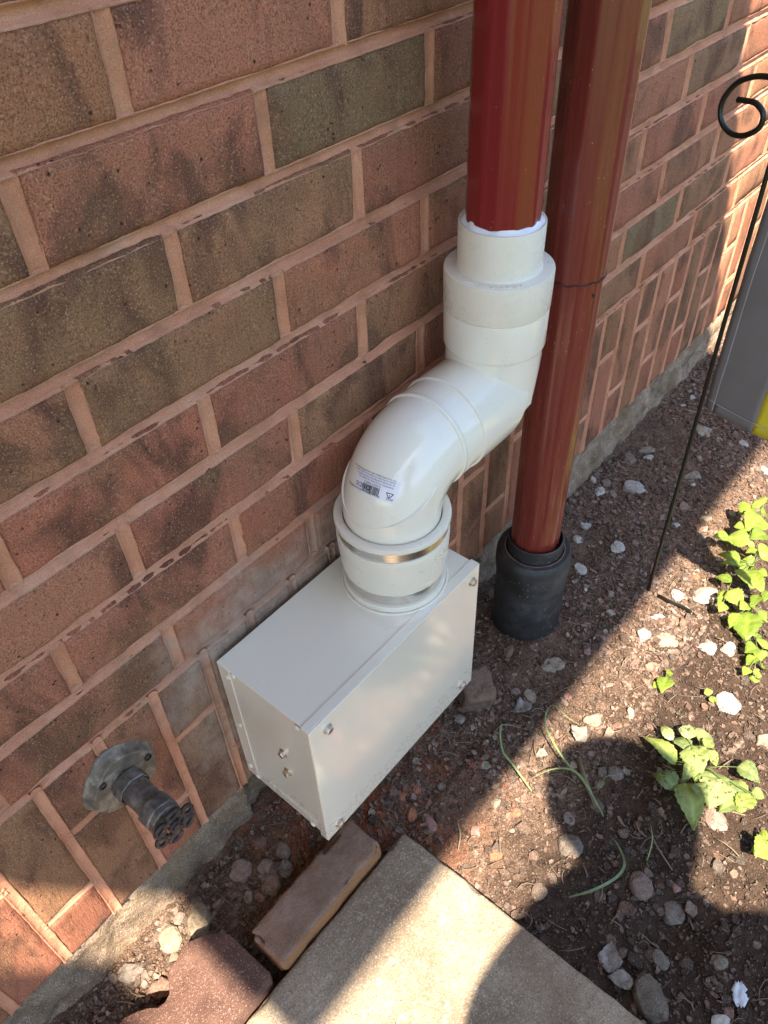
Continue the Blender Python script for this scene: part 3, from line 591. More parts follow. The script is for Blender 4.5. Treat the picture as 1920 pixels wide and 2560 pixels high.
# elbows
def sweep(pivot, R, r, a0, a1, sgx, sgz, n=40, m=96, rf=None):
    """bend around pivot (x,z) in the plane parallel to the wall"""
    mb = MB(); vs = []
    for i in range(n+1):
        ph = a0+(a1-a0)*i/n; cx = pivot[0]+sgx*R*math.cos(ph); cz = pivot[1]+sgz*R*math.sin(ph)
        rr = r if rf is None else rf(i/n)
        for k in range(m):
            t = 2*math.pi*k/m; q = rr*math.cos(t)
            vs.append((cx+sgx*q*math.cos(ph), YC_+rr*math.sin(t), cz+sgz*q*math.sin(ph)))
    fs = [(i*m+k, i*m+(k+1) % m, (i+1)*m+(k+1) % m, (i+1)*m+k) for i in range(n) for k in range(m)]
    mb.add(vs, fs); return mb
RB = .053
lo = sweep((AX+RB, ZH-RB), RB, .0502, 0, math.pi/2, -1, 1)
def cyl_x(mb, x0, endf, r, m=96, r0=None):
    vs = []
    for q_, dx_ in ((r-.0026, -.0002), (r-.0005, 0), (r, .0006)):
        for k in range(m):
            t = 2*math.pi*k/m; y, z = YC_+q_*math.cos(t), ZH+q_*math.sin(t); vs.append((x0+dx_, y, z))
    for k in range(m):
        t = 2*math.pi*k/m; y, z = YC_+r*math.cos(t), ZH+r*math.sin(t); vs.append((endf(z), y, z))
    for k in range(m):
        t = 2*math.pi*k/m; y, z = YC_+(r-.004)*math.cos(t), ZH+(r-.004)*math.sin(t); vs.append((endf(z)-.0006, y, z))
    mb.add(vs, [(i*m+k, i*m+(k+1) % m, (i+1)*m+(k+1) % m, (i+1)*m+k) for i in range(4) for k in range(m)])
# neck of the lower elbow, cut on the slant where it meets the bend
m = 96; vs = []
for k in range(m):
    t = 2*math.pi*k/m; vs.append((AX+.0499*math.cos(t), YC_+.0499*math.sin(t), .07))
for rad0, dz in ((.0502, 0), (.0485, .0012), (.030, .001)):
    for k in range(m):
        t = 2*math.pi*k/m; rad = rad0 + .0003*math.cos(t) - .0002; x = AX+rad*math.cos(t)
        vs.append((x, YC_+rad*math.sin(t), min(.1365, .0985+.56*(AX+.05*math.cos(t)-(AX-.05)))+dz))
lo.add(vs, [(i*m+k, i*m+(k+1) % m, (i+1)*m+(k+1) % m, (i+1)*m+k) for i in range(3) for k in range(m)])
elb1 = lo.build('lower_elbow', M_PVC, fit, auto=38)
mb = MB(); mb.lathe([(.0500, 0), (.0500, .0005), (.0519, .0010), (.0523, .0020), (.0523, .0048), (.0517, .0058), (.0504, .0062)], (AX+RB-.004, YC_, ZH), (1, 0, 0), 96)
mb.build('rim_ring', M_PVC, elb1, auto=35)
def mitre_bend(pivot, R, r, sgx, sgz, n=48, m=120):
    """elbow whose inner half is a sharp mitre and whose back is rounded"""
    mb = MB(); vs = []
    for i in range(n+1):
        ph = math.pi/2*i/n; s = max(math.cos(ph), math.sin(ph))
        for k in range(m):
            t = 2*math.pi*k/m; y = r*math.sin(t); w = r*math.cos(t)
            rho = (R+w)/s if w < 0 else R/s + (R+r-R/s)*(w/r)
            vs.append((pivot[0]+sgx*rho*math.cos(ph), YC_+y, pivot[1]+sgz*rho*math.sin(ph)))
    mb.add(vs, [(i*m+k, i*m+(k+1) % m, (i+1)*m+(k+1) % m, (i+1)*m+k) for i in range(n) for k in range(m)])
    return mb
up = mitre_bend((BX-RB, ZH+RB), RB, .0500, 1, -1)
vs = []
cyl_x(up, .5565, lambda z: min(BX-(z-ZH)*1.0+.011, .600+.537*(z-(ZH-.05))), .0530)
elb2 = up.build('upper_elbow', M_PVC, fit, auto=38)
mb = MB(); mb.lathe([(.0495, 0), (.0505, .0003), (.0507, .0008), (.0507, .034), (.0500, .0345)], (AX+RB+.002, YC_, ZH), (1, 0, 0), 96); mb.build('pipe_stub', M_PVC, fit, auto=35)
hub = lathe_part('upper_socket', [(.0499, .1900), (.0500, .1962), (.0512, .1964), (.0521, .1980), (.0523, .2000), (.0526, .2378), (.0523, .2388), (.0515, .2392)], (BX, YC_, 0), M_PVC, elb2)
red = lathe_part('reducer', [(.0515, .2394), (.0526, .2398), (.0530, .2410), (.0534, .2765), (.0530, .2780), (.0522, .2784), (.0418, .2790), (.0410, .2798), (.0407, .2812), (.0409, .3222), (.0406, .3230), (.0396, .3232), (.0380, .3225), (.037, .30)], (BX, YC_, 0), M_PVC2, fit)
# white sealant fill round the downspout foot
mb = MB(); vs = []; m = 96; prof = [(.0392, 0), (.0375, .0007), (.0352, .0020), (.0335, .0042), (.031, .007)]
for i, (r, h_) in enumerate(prof):
    for k in range(m):
        t = 2*math.pi*k/m; nz = fn(math.cos(t)*2.2, math.sin(t)*2.2, i*.5, 3)
        vs.append((BX+(r+(.0010*nz if i > 0 else 0))*math.cos(t), YC_+(r+(.0010*nz if i > 0 else 0))*math.sin(t), .3224+h_+(.0014*nz if i > 0 else 0)))
mb.add(vs, [(i*m+k, i*m+(k+1) % m, (i+1)*m+(k+1) % m, (i+1)*m+k) for i in range(len(prof)-1) for k in range(m)])
mb.build('sealant', M_SEAL, fit, True)

# ---- lettering
def text_geo(s, size, align='LEFT', extrude=0.0, spacing=1.0):
    cu = bpy.data.curves.new('lettering', 'FONT'); cu.body = s; cu.size = size; cu.align_x = align; cu.resolution_u = 2
    cu.extrude = extrude; cu.space_character = spacing
    o = bpy.data.objects.new('lettering', cu); col.objects.link(o)
    dg = bpy.context.evaluated_depsgraph_get(); me = bpy.data.meshes.new_from_object(o.evaluated_get(dg))
    vs = [v.co.copy() for v in me.vertices]; fs = [tuple(p.vertices) for p in me.polygons]
    bpy.data.objects.remove(o); bpy.data.curves.remove(cu); bpy.data.meshes.remove(me)
    return vs, fs
def put(mb, geo, fmap): mb.add([fmap(v) for v in geo[0]], geo[1])
# raised rim text on the reducer shoulder, read from outside
R_ = .0472
def on_ring(t0, sgn=1):
    def f(v):
        a = t0 + sgn*v.x/R_; r = R_ + v.y
        return (BX + r*math.cos(a), YC_ + r*math.sin(a), .2787 + .0004 + v.z)
    return f
mb = MB()
import builtins
tc = math.atan2(CAM_LOC[1]-YC_, CAM_LOC[0]-BX)
# the letters stand upright for a reader outside the pipe, tops towards the centre
def ring_read(t0):
    def f(v):
        a = t0 + v.x/R_; r = R_ + .002 - v.y
        return (BX + r*math.cos(a), YC_ + r*math.sin(a), .2788 + v.z)
    return f
put(mb, text_geo('4007 ABS ASTM D2751', .0052, 'CENTER', .0007, 1.15), ring_read(tc-.12))
mb.build('raised_lettering', M_PVC2, red)
# raised text on the upper elbow and sleeve
def on_cyl_z(c, r, t0, z0, flip=False):
    def f(v):
        sx = -1 if flip else 1
        a = t0 + sx*v.x/r; rr_ = r + v.z
        return (c[0] + rr_*math.cos(a), c[1] + rr_*math.sin(a), z0 + (-v.y if flip else v.y))
    return f
ts = math.atan2(CAM_LOC[1]-YC_, CAM_LOC[0]-AX)
mb = MB()
put(mb, text_geo('PLASTIC', .0085, 'CENTER', .0009, 1.1), on_cyl_z((AX, YC_), .0585, ts+.98, .0525, True))
put(mb, text_geo('PLASTIC', .0085, 'CENTER', .0009, 1.1), on_cyl_z((AX, YC_), .0577, ts+.98, .0385, True))
elp = [(.0075*math.cos(a), .0036*math.sin(a)) for a in np.linspace(0, 6.2832, 28)]
mb.tube([on_cyl_z((AX, YC_), .0566, ts+.62, .0185)(Vector((x, y, 0))) for x, y in elp], .0005, 6, False)
mb.tube([on_cyl_z((AX, YC_), .0566, ts+.62, .0185)(Vector((x*.7, y*.4, 0))) for x, y in elp], .0004, 6, False)
mb.build('raised_lettering', M_RUB, slv)
def on_cyl_x(r, t0, x0):
    def f(v):
        a = t0 + v.y/r; rr_ = r + v.z
        return (x0 + v.x, YC_ + rr_*math.cos(a), ZH + rr_*math.sin(a))
    return f
mb = MB()
put(mb, text_geo('NDS', .009, 'CENTER', .0007, 1.15), on_cyl_x(.0516, math.pi+.52, .590))
mb.build('raised_lettering', M_PVC, elb2)
mb = MB()
f = on_cyl_x(.0508, math.pi+.60, .541)
def rot90(g): return ([Vector((-v.y, v.x, v.z)) for v in g[0]], g[1])
for i, s in enumerate(('ASTM D2751', '4 IN', 'ABS')): put(mb, rot90(text_geo(s, .0046, 'CENTER', .0005, 1.1)), lambda v, i=i: f(Vector((v.x+i*.0062-.004, v.y, v.z))))
circ = [(.0042*math.cos(a), .0042*math.sin(a)) for a in np.linspace(0, 6.2832, 24)]
mb.tube([f(Vector((.014+x, y+.004, 0))) for x, y in circ], .0004, 6, False)
mb.build('raised_lettering', M_PVC, elb2)
# printed label on the lower elbow, upside down as in the photo
bm_ = bmesh.new(); bm_.from_mesh(elb1.data); bvh = BVHTree.FromBMesh(bm_); bm_.free()
cen_dir = None
def view_hit(px, py):
    d = _r*((px-960)/CAM_F) + _u*(-(py-1280)/CAM_F) + _f
    return bvh.ray_cast(Vector(CAM_LOC), d.normalized())
hc = view_hit(936, 1216); h_l = view_hit(884, 1199); h_r = view_hit(1006, 1247)
C0, N0 = hc[0], hc[1]
if N0.dot(_f) > 0: N0 = -N0
U0 = (h_l[0]-h_r[0]); U0 = (U0 - N0*U0.dot(N0)).normalized()         # text runs from right to left in the picture
V0 = N0.cross(U0)
LW = (h_l[0]-h_r[0]).length/2*.84; LH = .0106
def conf(off):
    def f(v):
        P = C0 + U0*v.x + V0*v.y
        hit = bvh.ray_cast(P + N0*.04, -N0)
        q = hit[0] if hit[0] else P
        n = hit[1] if hit[1] else N0
        if n.dot(N0) < 0: n = -n
        return q + n*(off + v.z)
    return f
mb = MB(); nx_, ny_ = 24, 10; vs = [conf(.00015)(Vector((-LW+2*LW*i/nx_, -LH+2*LH*j/ny_, 0))) for j in range(ny_+1) for i in range(nx_+1)]
mb.add(vs, [(j*(nx_+1)+i, j*(nx_+1)+i+1, (j+1)*(nx_+1)+i+1, (j+1)*(nx_+1)+i) for j in range(ny_) for i in range(nx_)])
stick = mb.build('printed_label', M_STICKER, elb1, True)
mb = MB(); F = conf(.00035)
def at(g, x, y): return lambda v: F(Vector((v.x+x, v.y+y, 0)))
put(mb, text_geo('NDS', .0062), at(0, LW-.0135, .0015))
put(mb, text_geo('4IN LA BEND HUBXHUB 90Deg', .0028), at(0, -.008, LH-.0034))
bx_ = -.006; rbar = random.Random(5)
x = bx_
while x < .0125:
    w = rbar.choice((.0003, .0005, .0008)); y0, y1 = .0002, .0082
    mb.add([F(Vector(q)) for q in ((x, y0, 0), (x+w, y0, 0), (x+w, (y0+y1)/2, 0), (x, (y0+y1)/2, 0), (x+w, y1, 0), (x, y1, 0))], [(0, 1, 2, 3), (3, 2, 4, 5)])
    x += w + rbar.choice((.0003, .0005))
put(mb, text_geo('0 52063 34402 3', .0026), at(0, bx_, -.0022))
for i, s in enumerate(('WARNING: This product can expose you', 'to chemicals including Vinyl chloride, which is', 'known to the State of California to cause cancer.', 'For more information, visit www.P65Warnings.ca.gov')):
    put(mb, text_geo(s, .00225), at(0, -LW+.004, -.0046-i*.0024))
put(mb, text_geo('4P02', .0034), at(0, -LW+.002, LH-.0045))
tri = [(-LW+.003, .0016), (-LW+.0095, .0016), (-LW+.00625, .0068)]
for i in range(3):
    a, c = Vector(tri[i]), Vector(tri[(i+1) % 3]); n_ = Vector((-(c-a).y, (c-a).x)).normalized()*.0004
    mb.add([F(Vector((*q, 0))) for q in (a-n_, c-n_, c+n_, a+n_)], [(0, 1, 2, 3)])
mb.add([F(Vector(q)) for q in ((-LW+.0060, .003, 0), (-LW+.0066, .003, 0), (-LW+.0066, .0052, 0), (-LW+.0060, .0052, 0))], [(0, 1, 2, 3)])
ringp = [(LW-.0165+.0024*math.cos(a), .0035+.0024*math.sin(a)) for a in np.linspace(0, 6.2832, 24)]
for i in range(len(ringp)-1):
    a, c = ringp[i], ringp[i+1]; k_ = .62
    cx_, cy_ = LW-.0165, .0035
    mb.add([F(Vector((*q, 0))) for q in (a, c, (cx_+(c[0]-cx_)*k_, cy_+(c[1]-cy_)*k_), (cx_+(a[0]-cx_)*k_, cy_+(a[1]-cy_)*k_))], [(0, 1, 2, 3)])
mb.build('print', M_INK, stick)

# ================================================================== DOWNSPOUTS
def flutes(nf, depth, ph=0.0):
    def f(t):
        a = ((t+ph)*nf/(2*math.pi)) % 1.0
        return 1 - depth*.5*(1+math.cos((2*a-1)*math.pi*1.0))**1.0*.62
    return f
ds = empty('downspout', (BX, YC_, .33), 'nearer maroon fluted downspout ending in the cream reducer socket', 'downspout', 'maroon downspouts on the brick wall')
mb = MB(); ff = flutes(12, .040, .1)
def fl_tube(mb, c, r, z0, z1, ff, n=144, wavy=0, inner=True, nz=2):
    zs = [z0+(z1-z0)*i/nz for i in range(nz+1)]; vs = []
    for j, z in enumerate(zs):
        for k in range(n):
            t = 2*math.pi*k/n; rr_ = r*ff(t); w = wavy*fn(math.cos(t)*1.8, math.sin(t)*1.8, z) if (j == 0 and wavy) else 0
            vs.append((c[0]+rr_*math.cos(t), c[1]+rr_*math.sin(t), z+w))
    mb.add(vs, [(j*n+k, j*n+(k+1) % n, (j+1)*n+(k+1) % n, (j+1)*n+k) for j in range(nz) for k in range(n)])
    if inner:
        vs = []
        for z in (zs[0], zs[-1]):
            for k in range(n):
                t = 2*math.pi*k/n; rr_ = r*ff(t)-.0008; vs.append((c[0]+rr_*math.cos(t), c[1]+rr_*math.sin(t), z))
        mb.add(vs, [(n+k, n+(k+1) % n, (k+1) % n, k) for k in range(n)])
fl_tube(mb, (BX, YC_), .0348, .3255, 2.29, ff, wavy=.0022)
mb.build('pipe', M_RED, ds, auto=40)
PX, PY = .7735, -.0835
ds2 = empty('downspout', (PX, PY, -.2), 'farther maroon downspout with a joint halfway, standing in the black drain pipe', 'downspout', 'maroon downspouts on the brick wall')
mb = MB(); fl_tube(mb, (PX, PY), .0352, -.235, 0.2240, flutes(12, .042, .25)); mb.build('lower_pipe', M_RED2, ds2, auto=40)
mb = MB(); fl_tube(mb, (PX, PY), .0362, 0.2220, 2.29, flutes(12, .038, .25), wavy=.0016); mb.build('upper_pipe', M_RED2, ds2, auto=40)
mb = MB(); mb.tube([(PX+.0365*math.cos(t), PY+.0365*math.sin(t), 0.2224+.0022*fn(math.cos(t)*1.5, math.sin(t)*1.5, 4)+.0008*math.sin(12*t)) for t in np.linspace(0, 6.2832, 90)], .0007, 6, False)
mb.build('joint_sealant', M_BLACK, ds2, True)
mb = MB(); mb.lathe([(.0018, 0), (.0016, .001), (.0001, .0013)], (PX-.010, PY-.0345, 0.2070), (-.3, -.95, 0), 12); mb.build('screw', M_BLACK, ds2, True)
# black drain receiver in the ground
boot = empty('drain_receiver', (.7735, -.0865, GZ), 'black plastic drain receiver rising from the soil round the foot of the farther downspout', 'drain pipe')
bc = (.7715, -.0865, 0)
lathe_part('bell', [(.0525, -.42), (.0525, -.262), (.0535, -.250), (.0548, -.240), (.0553, -.228), (.0548, -.216), (.0530, -.209), (.0500, -.2055), (.0440, -.2050), (.0420, -.2075), (.0415, -.213), (.040, -.26)], bc, M_BLACK, boot)
mb = MB(); m = 96; vs = []
for i, (r, z) in enumerate(((.0408, -.225), (.0405, -.20), (.0400, -.1865), (.0378, -.1850), (.0360, -.188), (.0355, -.21))):
    for k in range(m):
        t = 2*math.pi*k/m; w = .0016*fn(math.cos(t)*2, math.sin(t)*2, 3, 2) if 1 < i < 5 else 0
        vs.append((bc[0]+.001+r*math.cos(t), bc[1]+r*math.sin(t), z+w))
mb.add(vs, [(i*m+k, i*m+(k+1) % m, (i+1)*m+(k+1) % m, (i+1)*m+k) for i in range(5) for k in range(m)])
mb.build('collar', M_BLACK, boot, auto=40)
mb = MB(); mb.tube([(bc[0]+.0432*math.cos(t), bc[1]+.0432*math.sin(t), -.2058+.0004*fn(t*3, 1)) for t in np.linspace(0, 6.2832, 70)], .0009, 6, False)
mb.build('clay_line', NT('pink_clay_residue', .9, (.30, .17, .14)).m, boot, True)

# ================================================================== GARDEN TAP
tx, tz = .1425, -.0605
tap = empty('garden_tap', (tx, 0, tz), 'old grey outdoor water tap with round wall flange and dark lobed handwheel on the brick', 'water tap')
mb = MB(); prof = [(.0400, .0), (.0396, -.0022), (.0372, -.0045), (.0356, -.0090), (.0345, -.0125), (.0330, -.0136), (.0312, -.0132), (.020, -.0146), (.014, -.0150)]
# lathe with a gently lobed, uneven edge
fl = lambda t: 1+.05*math.cos(3*t+.5)+.022*math.sin(5*t)+.03*fn(math.cos(t)*2.2, math.sin(t)*2.2, 5, 3)
mb.lathe([(r, -h_) for r, h_ in prof], (tx, .0015, tz-.004), (0, -1, 0), 84, rfun=fl); flange = mb.build('wall_flange', M_BRASS, tap, auto=32)
u_ = Vector((0, -1, 0)).orthogonal().normalized(); w_ = Vector((0, -1, 0)).cross(u_)
for a in (.5, 2.6, 4.7):
    c = Vector((tx, -.0128, tz-.004)) + u_*.0285*math.cos(a) + w_*.0285*math.sin(a)
    mb = MB(); mb.lathe([(.0040, 0), (.0038, .0010), (.0028, .0012), (.0024, -.002), (.0001, -.002)], c, (0, -1, 0), 20); mb.build('screw', M_WHEEL, flange, auto=30)
mb = MB(); mb.lathe([(.0168, 0), (.0168, .012), (.0160, .013)], (tx, -.0160, tz), (0, -1, 0), 8); mb.lathe([(.0140, .010), (.0138, .030), (.0142, .036), (.0150, .044)], (tx, -.0160, tz), (0, -1, 0), 40)
body = mb.build('tap_body', M_VALVE, tap, auto=30)
mb = MB(); mb.lathe([(.0001, 0), (.0178, 0), (.0182, .001), (.0182, .0125), (.0170, .0140), (.013, .0142)], (tx, -.0560, tz), (0, -1, 0), 6); mb.build('packing_nut', M_VALVE, body, bevel=.0008)
mb = MB(); mb.lathe([(.0155, 0), (.0155, .004), (.0140, .0055), (.0095, .0060), (.0050, .0065), (.0045, .013)], (tx, -.0700, tz), (0, -1, 0), 32); mb.build('bonnet', M_VALVE, body, auto=35)
sd = Vector((0, -.52, -.85)).normalized(); sp0 = Vector((tx, -.046, tz-.004))
prof = [(.0115, 0), (.0115, .012)] + [(.0125 if i % 2 else .0134, .012+.0012*i) for i in range(9)] + [(.0132, .0235), (.0105, .0238), (.0100, .012)]
mb = MB(); mb.lathe(prof, sp0, sd, 40); mb.build('hose_outlet', M_VALVE, body, auto=40)
# handwheel: ring of oval loops round a hub
wc = Vector((tx+.001, -.0835, tz-.001)); axw = Vector((0, -1, 0)); U = Vector((1, 0, 0)); V = Vector((0, 0, 1))
wheel_mb = MB()
pts = []
for k in range(97):
    t = 2*math.pi*k/96; r = .0118+.0006*math.cos(6*t); pts.append(wc + U*r*math.cos(t) + V*r*math.sin(t))
wheel_mb.tube(pts, .0025, 10, False)
for j in range(6):
    a = j*math.pi/3 + .35; er = U*math.cos(a)+V*math.sin(a); et = -U*math.sin(a)+V*math.cos(a); cc = wc + er*.0172
    wheel_mb.tube([cc + er*.0044*math.cos(s) + et*.0064*math.sin(s) - axw*(-.001) for s in np.linspace(0, 6.2832, 29)], .0022, 9, False)
for j in range(3):
    a = j*2*math.pi/3 + .1; er = U*math.cos(a)+V*math.sin(a); wheel_mb.tube([wc + er*.002 - axw*.002, wc + er*.0115], [.0024, .0022], 8)
wh = wheel_mb.build('handwheel', M_WHEEL, tap, True)
mb = MB(); mb.lathe([(.0062, -.003), (.0062, .002), (.0040, .0030), (.0038, .0048), (.0001, .0052)], wc, (0, -1, 0), 24); mb.build('centre_screw', M_WHEEL, wh, auto=35)
# ================================================================== PAVING
def rough_block(x0, x1, y0, y1, z0, z1, res, amp, edge, seed, chips=0.0, rz=0.0, hi=True):
    """a block whose faces wander and whose arrises are worn"""
    nx, ny, nz = max(2, int((x1-x0)/res)), max(2, int((y1-y0)/res)), max(2, int((z1-z0)/res))
    idx = {}; vs = []; fs = []
    cx, cy, cz = (x0+x1)/2, (y0+y1)/2, (z0+z1)/2
    def vert(i, j, k):
        key = (i, j, k)
        if key in idx: return idx[key]
        p = Vector((x0+(x1-x0)*i/nx, y0+(y1-y0)*j/ny, z0+(z1-z0)*k/nz)); q = p.copy()
        # round the edges
        c = Vector((min(max(p.x, x0+edge), x1-edge), min(max(p.y, y0+edge), y1-edge), min(max(p.z, z0+edge), z1-edge)))
        d = p-c
        if d.length > 1e-9 and sum(abs(a) > 1e-9 for a in d) > 1: q = c + d.normalized()*edge
        n = d.normalized() if d.length > 1e-9 else Vector((0, 0, 1))
        a = amp*fn(q.x*18+seed, q.y*18, q.z*18, 4) + amp*.5*fn(q.x*70+seed, q.y*70, q.z*70, 3)
        e = sum(abs(a_) > 1e-9 for a_ in d)
        if chips and e >= 2: a -= chips*max(0, fn(q.x*30+seed*2, q.y*30, q.z*30, 3)-.05)*4
        q += n*a; idx[key] = len(vs); vs.append(q); return idx[key]
    for k in (0, nz):
        for i in range(nx):
            for j in range(ny):
                f = [vert(i, j, k), vert(i+1, j, k), vert(i+1, j+1, k), vert(i, j+1, k)]; fs.append(tuple(f if k else reversed(f)))
    for j in (0, ny):
        for i in range(nx):
            for k in range(nz):
                f = [vert(i, j, k), vert(i+1, j, k), vert(i+1, j, k+1), vert(i, j, k+1)]; fs.append(tuple(reversed(f) if j else f))
    for i in (0, nx):
        for j in range(ny):
            for k in range(nz):
                f = [vert(i, j, k), vert(i, j+1, k), vert(i, j+1, k+1), vert(i, j, k+1)]; fs.append(tuple(f if i else reversed(f)))
    if rz:
        M = Matrix.Translation((cx, cy, 0)) @ Matrix.Rotation(rz, 4, 'Z') @ Matrix.Translation((-cx, -cy, 0)); vs = [M @ v for v in vs]
    return vs, fs
def thing_mesh(name, vs, fs, mat, label, cat, group=None, smooth=True):
    """a one-mesh thing with its origin at its base centre"""
    vs = [Vector(v) for v in vs]
    lo = Vector((min(v.x for v in vs), min(v.y for v in vs), min(v.z for v in vs))); hi = Vector((max(v.x for v in vs), max(v.y for v in vs), 0))
    c = Vector(((lo.x+hi.x)/2, (lo.y+hi.y)/2, lo.z))
    o = link(name, mesh(name, [v-c for v in vs], fs), mat, None, smooth); o.location = c
    return tag(o, label, cat, group)
v, f = rough_block(-.075, .3635, -.610, -.168, -.376, -.3295, .0042, .0013, .004, 3, .0022)
thing_mesh('concrete_slab', v, f, M_SLAB, 'large tan concrete stepping slab lying in the soil at the bottom of the picture', 'paving slab')
v, f = rough_block(.1575, .326, -.1655, -.1135, -.352, -.3045, .0035, .0015, .0045, 11, .006, math.radians(.6))
thing_mesh('loose_brick', v, f, M_LOOSE, 'worn brown brick lying lengthwise between the metal box and the concrete slab', 'brick')
outl = [(.144, -.095), (.137, -.085), (.124, -.0735), (.109, -.0655), (.098, -.0665), (.087, -.0700), (.0765, -.0715), (.0710, -.0765), (.0680, -.0835), (.0620, -.0900), (.0545, -.0925), (.0470, -.0910), (.0400, -.0830), (.0300, -.0765), (.0180, -.0705), (.004, -.0715), (-.008, -.079), (-.014, -.092), (-.015, -.162), (.0, -.1645), (.142, -.1625), (.1455, -.158)]
def inset(poly, d):
    n = len(poly); out = []
    ar = sum(poly[i][0]*poly[(i+1) % n][1]-poly[(i+1) % n][0]*poly[i][1] for i in range(n)); sg = 1 if ar > 0 else -1
    for i in range(n):
        p, q, r_ = Vector(poly[i-1]), Vector(poly[i]), Vector(poly[(i+1) % n])
        n1 = Vector((-(q-p).y, (q-p).x)).normalized()*sg; n2 = Vector((-(r_-q).y, (r_-q).x)).normalized()*sg
        m_ = (n1+n2).normalized(); out.append(tuple(q + m_*d/max(.5, m_.dot(n1))))
    return out
rings = [(outl, -.366), (outl, -.3157), (inset(outl, .0008), -.3137), (inset(outl, .0026), -.3126)]
n_o = len(outl); vs = [(x-.065, y+.115, z+.366) for pl, z in rings for x, y in pl]
fs = [(i*n_o+k, (i+1)*n_o+k, (i+1)*n_o+(k+1) % n_o, i*n_o+(k+1) % n_o) for i in range(3) for k in range(n_o)]
fs.append(tuple(range(3*n_o, 4*n_o)))
me = mesh('zigzag_paver', vs, fs)
zp = link('zigzag_paver', me, M_PAVER); zp.location = (.065, -.115, -.366); sharp(me, 35)
tag(zp, 'dark red scalloped concrete paver lying in the bottom left corner by the wall', 'paver')

# ================================================================== STONES
SK = {'white': ((.56, .52, .45), 'white'), 'pale': ((.47, .43, .37), 'pale cream'), 'tan': ((.32, .27, .20), 'tan'), 'grey': ((.27, .22, .18), 'grey'), 'brown': ((.21, .15, .115), 'dark brown'), 'flat': ((.50, .37, .30), 'flat pinkish tan'), 'slab': ((.40, .32, .22), 'thin flat tan'),
      'pinkish': ((.32, .22, .175), 'dull pinkish'), 'round': ((.36, .245, .20), 'rounded pink tan'), 'dark': ((.12, .085, .06), 'blackish'), 'big': ((.23, .19, .14), 'big knobbly grey'), 'pink': ((.38, .20, .165), 'pink'), 'orange': ((.42, .16, .085), 'orange red'), 'beige': ((.36, .28, .19), 'chunky beige')}
def rock(w, d, h, seed, nplanes=11, sub=3):
    r = random.Random(seed); bm = bmesh.new(); bmesh.ops.create_icosphere(bm, subdivisions=sub, radius=1)
    pl = []
    for _ in range(nplanes):
        n = Vector((r.gauss(0, 1), r.gauss(0, 1), r.gauss(0, 1))).normalized(); pl.append((n, r.uniform(.62, .92)))
    pl.append((Vector((r.uniform(-.12, .12), r.uniform(-.12, .12), 1)).normalized(), r.uniform(.55, .8)))
    for v in bm.verts:
        q = v.co.normalized(); rr_ = 1.0
        for n, hh in pl:
            dt = q.dot(n)
            if dt > .05: rr_ = min(rr_, hh/dt)
        rr_ *= 1 + .07*fn(q.x*2.4+seed, q.y*2.4, q.z*2.4, 3)
        v.co = Vector((q.x*rr_*w/1.85, q.y*rr_*d/1.85, q.z*rr_*h))
    a = r.uniform(-.5, .5); bmesh.ops.rotate(bm, verts=bm.verts, matrix=Matrix.Rotation(a, 3, 'Z'))
    vs = [v.co.copy() for v in bm.verts]; fs = [tuple(v.index for v in f.verts) for f in bm.faces]
    bm.verts.index_update(); fs = [tuple(v.index for v in f.verts) for f in bm.faces]; bm.free(); return vs, fs
def tint(me, c):
    a = me.color_attributes.new('tint', 'FLOAT_COLOR', 'POINT')
    a.data.foreach_set('color', np.tile(np.array([*c, 1], dtype=np.float32), len(me.vertices)))
def zone(x, y):
    if x < .30 and y > -.12: return 'between wall and loose brick'
    if x < .30: return 'at the end of the paver'
    if x > 1.25: return 'in the shade beneath the flag'
    if x > .95 and y > -.12: return 'near the footing beyond the downspouts'
    if y > -.215 and x > .80: return 'in shade beside the black drain'
    if y > -.215: return 'in the shade below the metal box'
    if x > .72: return 'in sun near the seedlings'
    if y > -.33 and x < .46: return 'in sun beside the slab'
    if y > -.30: return 'in sun near the grass'
    return 'on dark soil right of slab'
recs = []
for i, (x, y, w, h, k) in enumerate(STONES):
    sz = (w*h)**.5; big = 'larger' if sz > .034 else ('small' if sz > .018 else 'tiny')
    recs.append([i, x, y, w, h, k, '%s %s stone lying %s' % (big, SK[k][1], zone(x, y)) if k not in ('big',) else 'big knobbly grey stone beside the slab edge at the bottom'])
def px_of(x, y): d = Vector((x, y, GZ)) - Vector(CAM_LOC); return 960 + CAM_F*d.dot(_r)/d.dot(_f)
ORD = ['leftmost one', 'second from the left', 'third from the left', 'fourth from the left', 'fifth from the left', 'sixth from the left']
by = {}
for q in recs: by.setdefault(q[6], []).append(q)
for lab, qs in by.items():
    if len(qs) > 1:
        qs.sort(key=lambda q: px_of(q[1], q[2]))
        for n_, q in enumerate(qs): q[6] = lab + ', ' + (ORD[n_] if n_ < len(qs)-1 or n_ == 0 else 'rightmost one')
FOOT = []
for i, x, y, w, h, k, lab in recs:
    hh = min(w, h)*(.22 if k in ('flat', 'slab') else .34)
    if k in ('big', 'beige'): hh = min(w, h)*.42
    # picture width runs along the camera's right vector, so turn the stone that way
    vs, fs = rock(w, h, hh, i+5, 11 if w > .02 else 7, 3 if w > .02 else 2)
    ang = math.atan2(_r.y, _r.x); Rz = Matrix.Rotation(ang, 3, 'Z'); vs = [Rz @ v for v in vs]
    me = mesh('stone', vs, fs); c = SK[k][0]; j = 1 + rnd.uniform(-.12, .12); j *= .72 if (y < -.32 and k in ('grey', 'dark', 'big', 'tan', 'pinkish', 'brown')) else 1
    tint(me, tuple(a*j for a in c))
    o = link('stone', me, M_STONE, None, True); sharp(me, 17)
    o.location = (x, y, ground_z(x, y) + hh*.14); tag(o, lab, 'stone', 'loose stones on the soil'); FOOT.append((x, y, max(w, h)*.5))
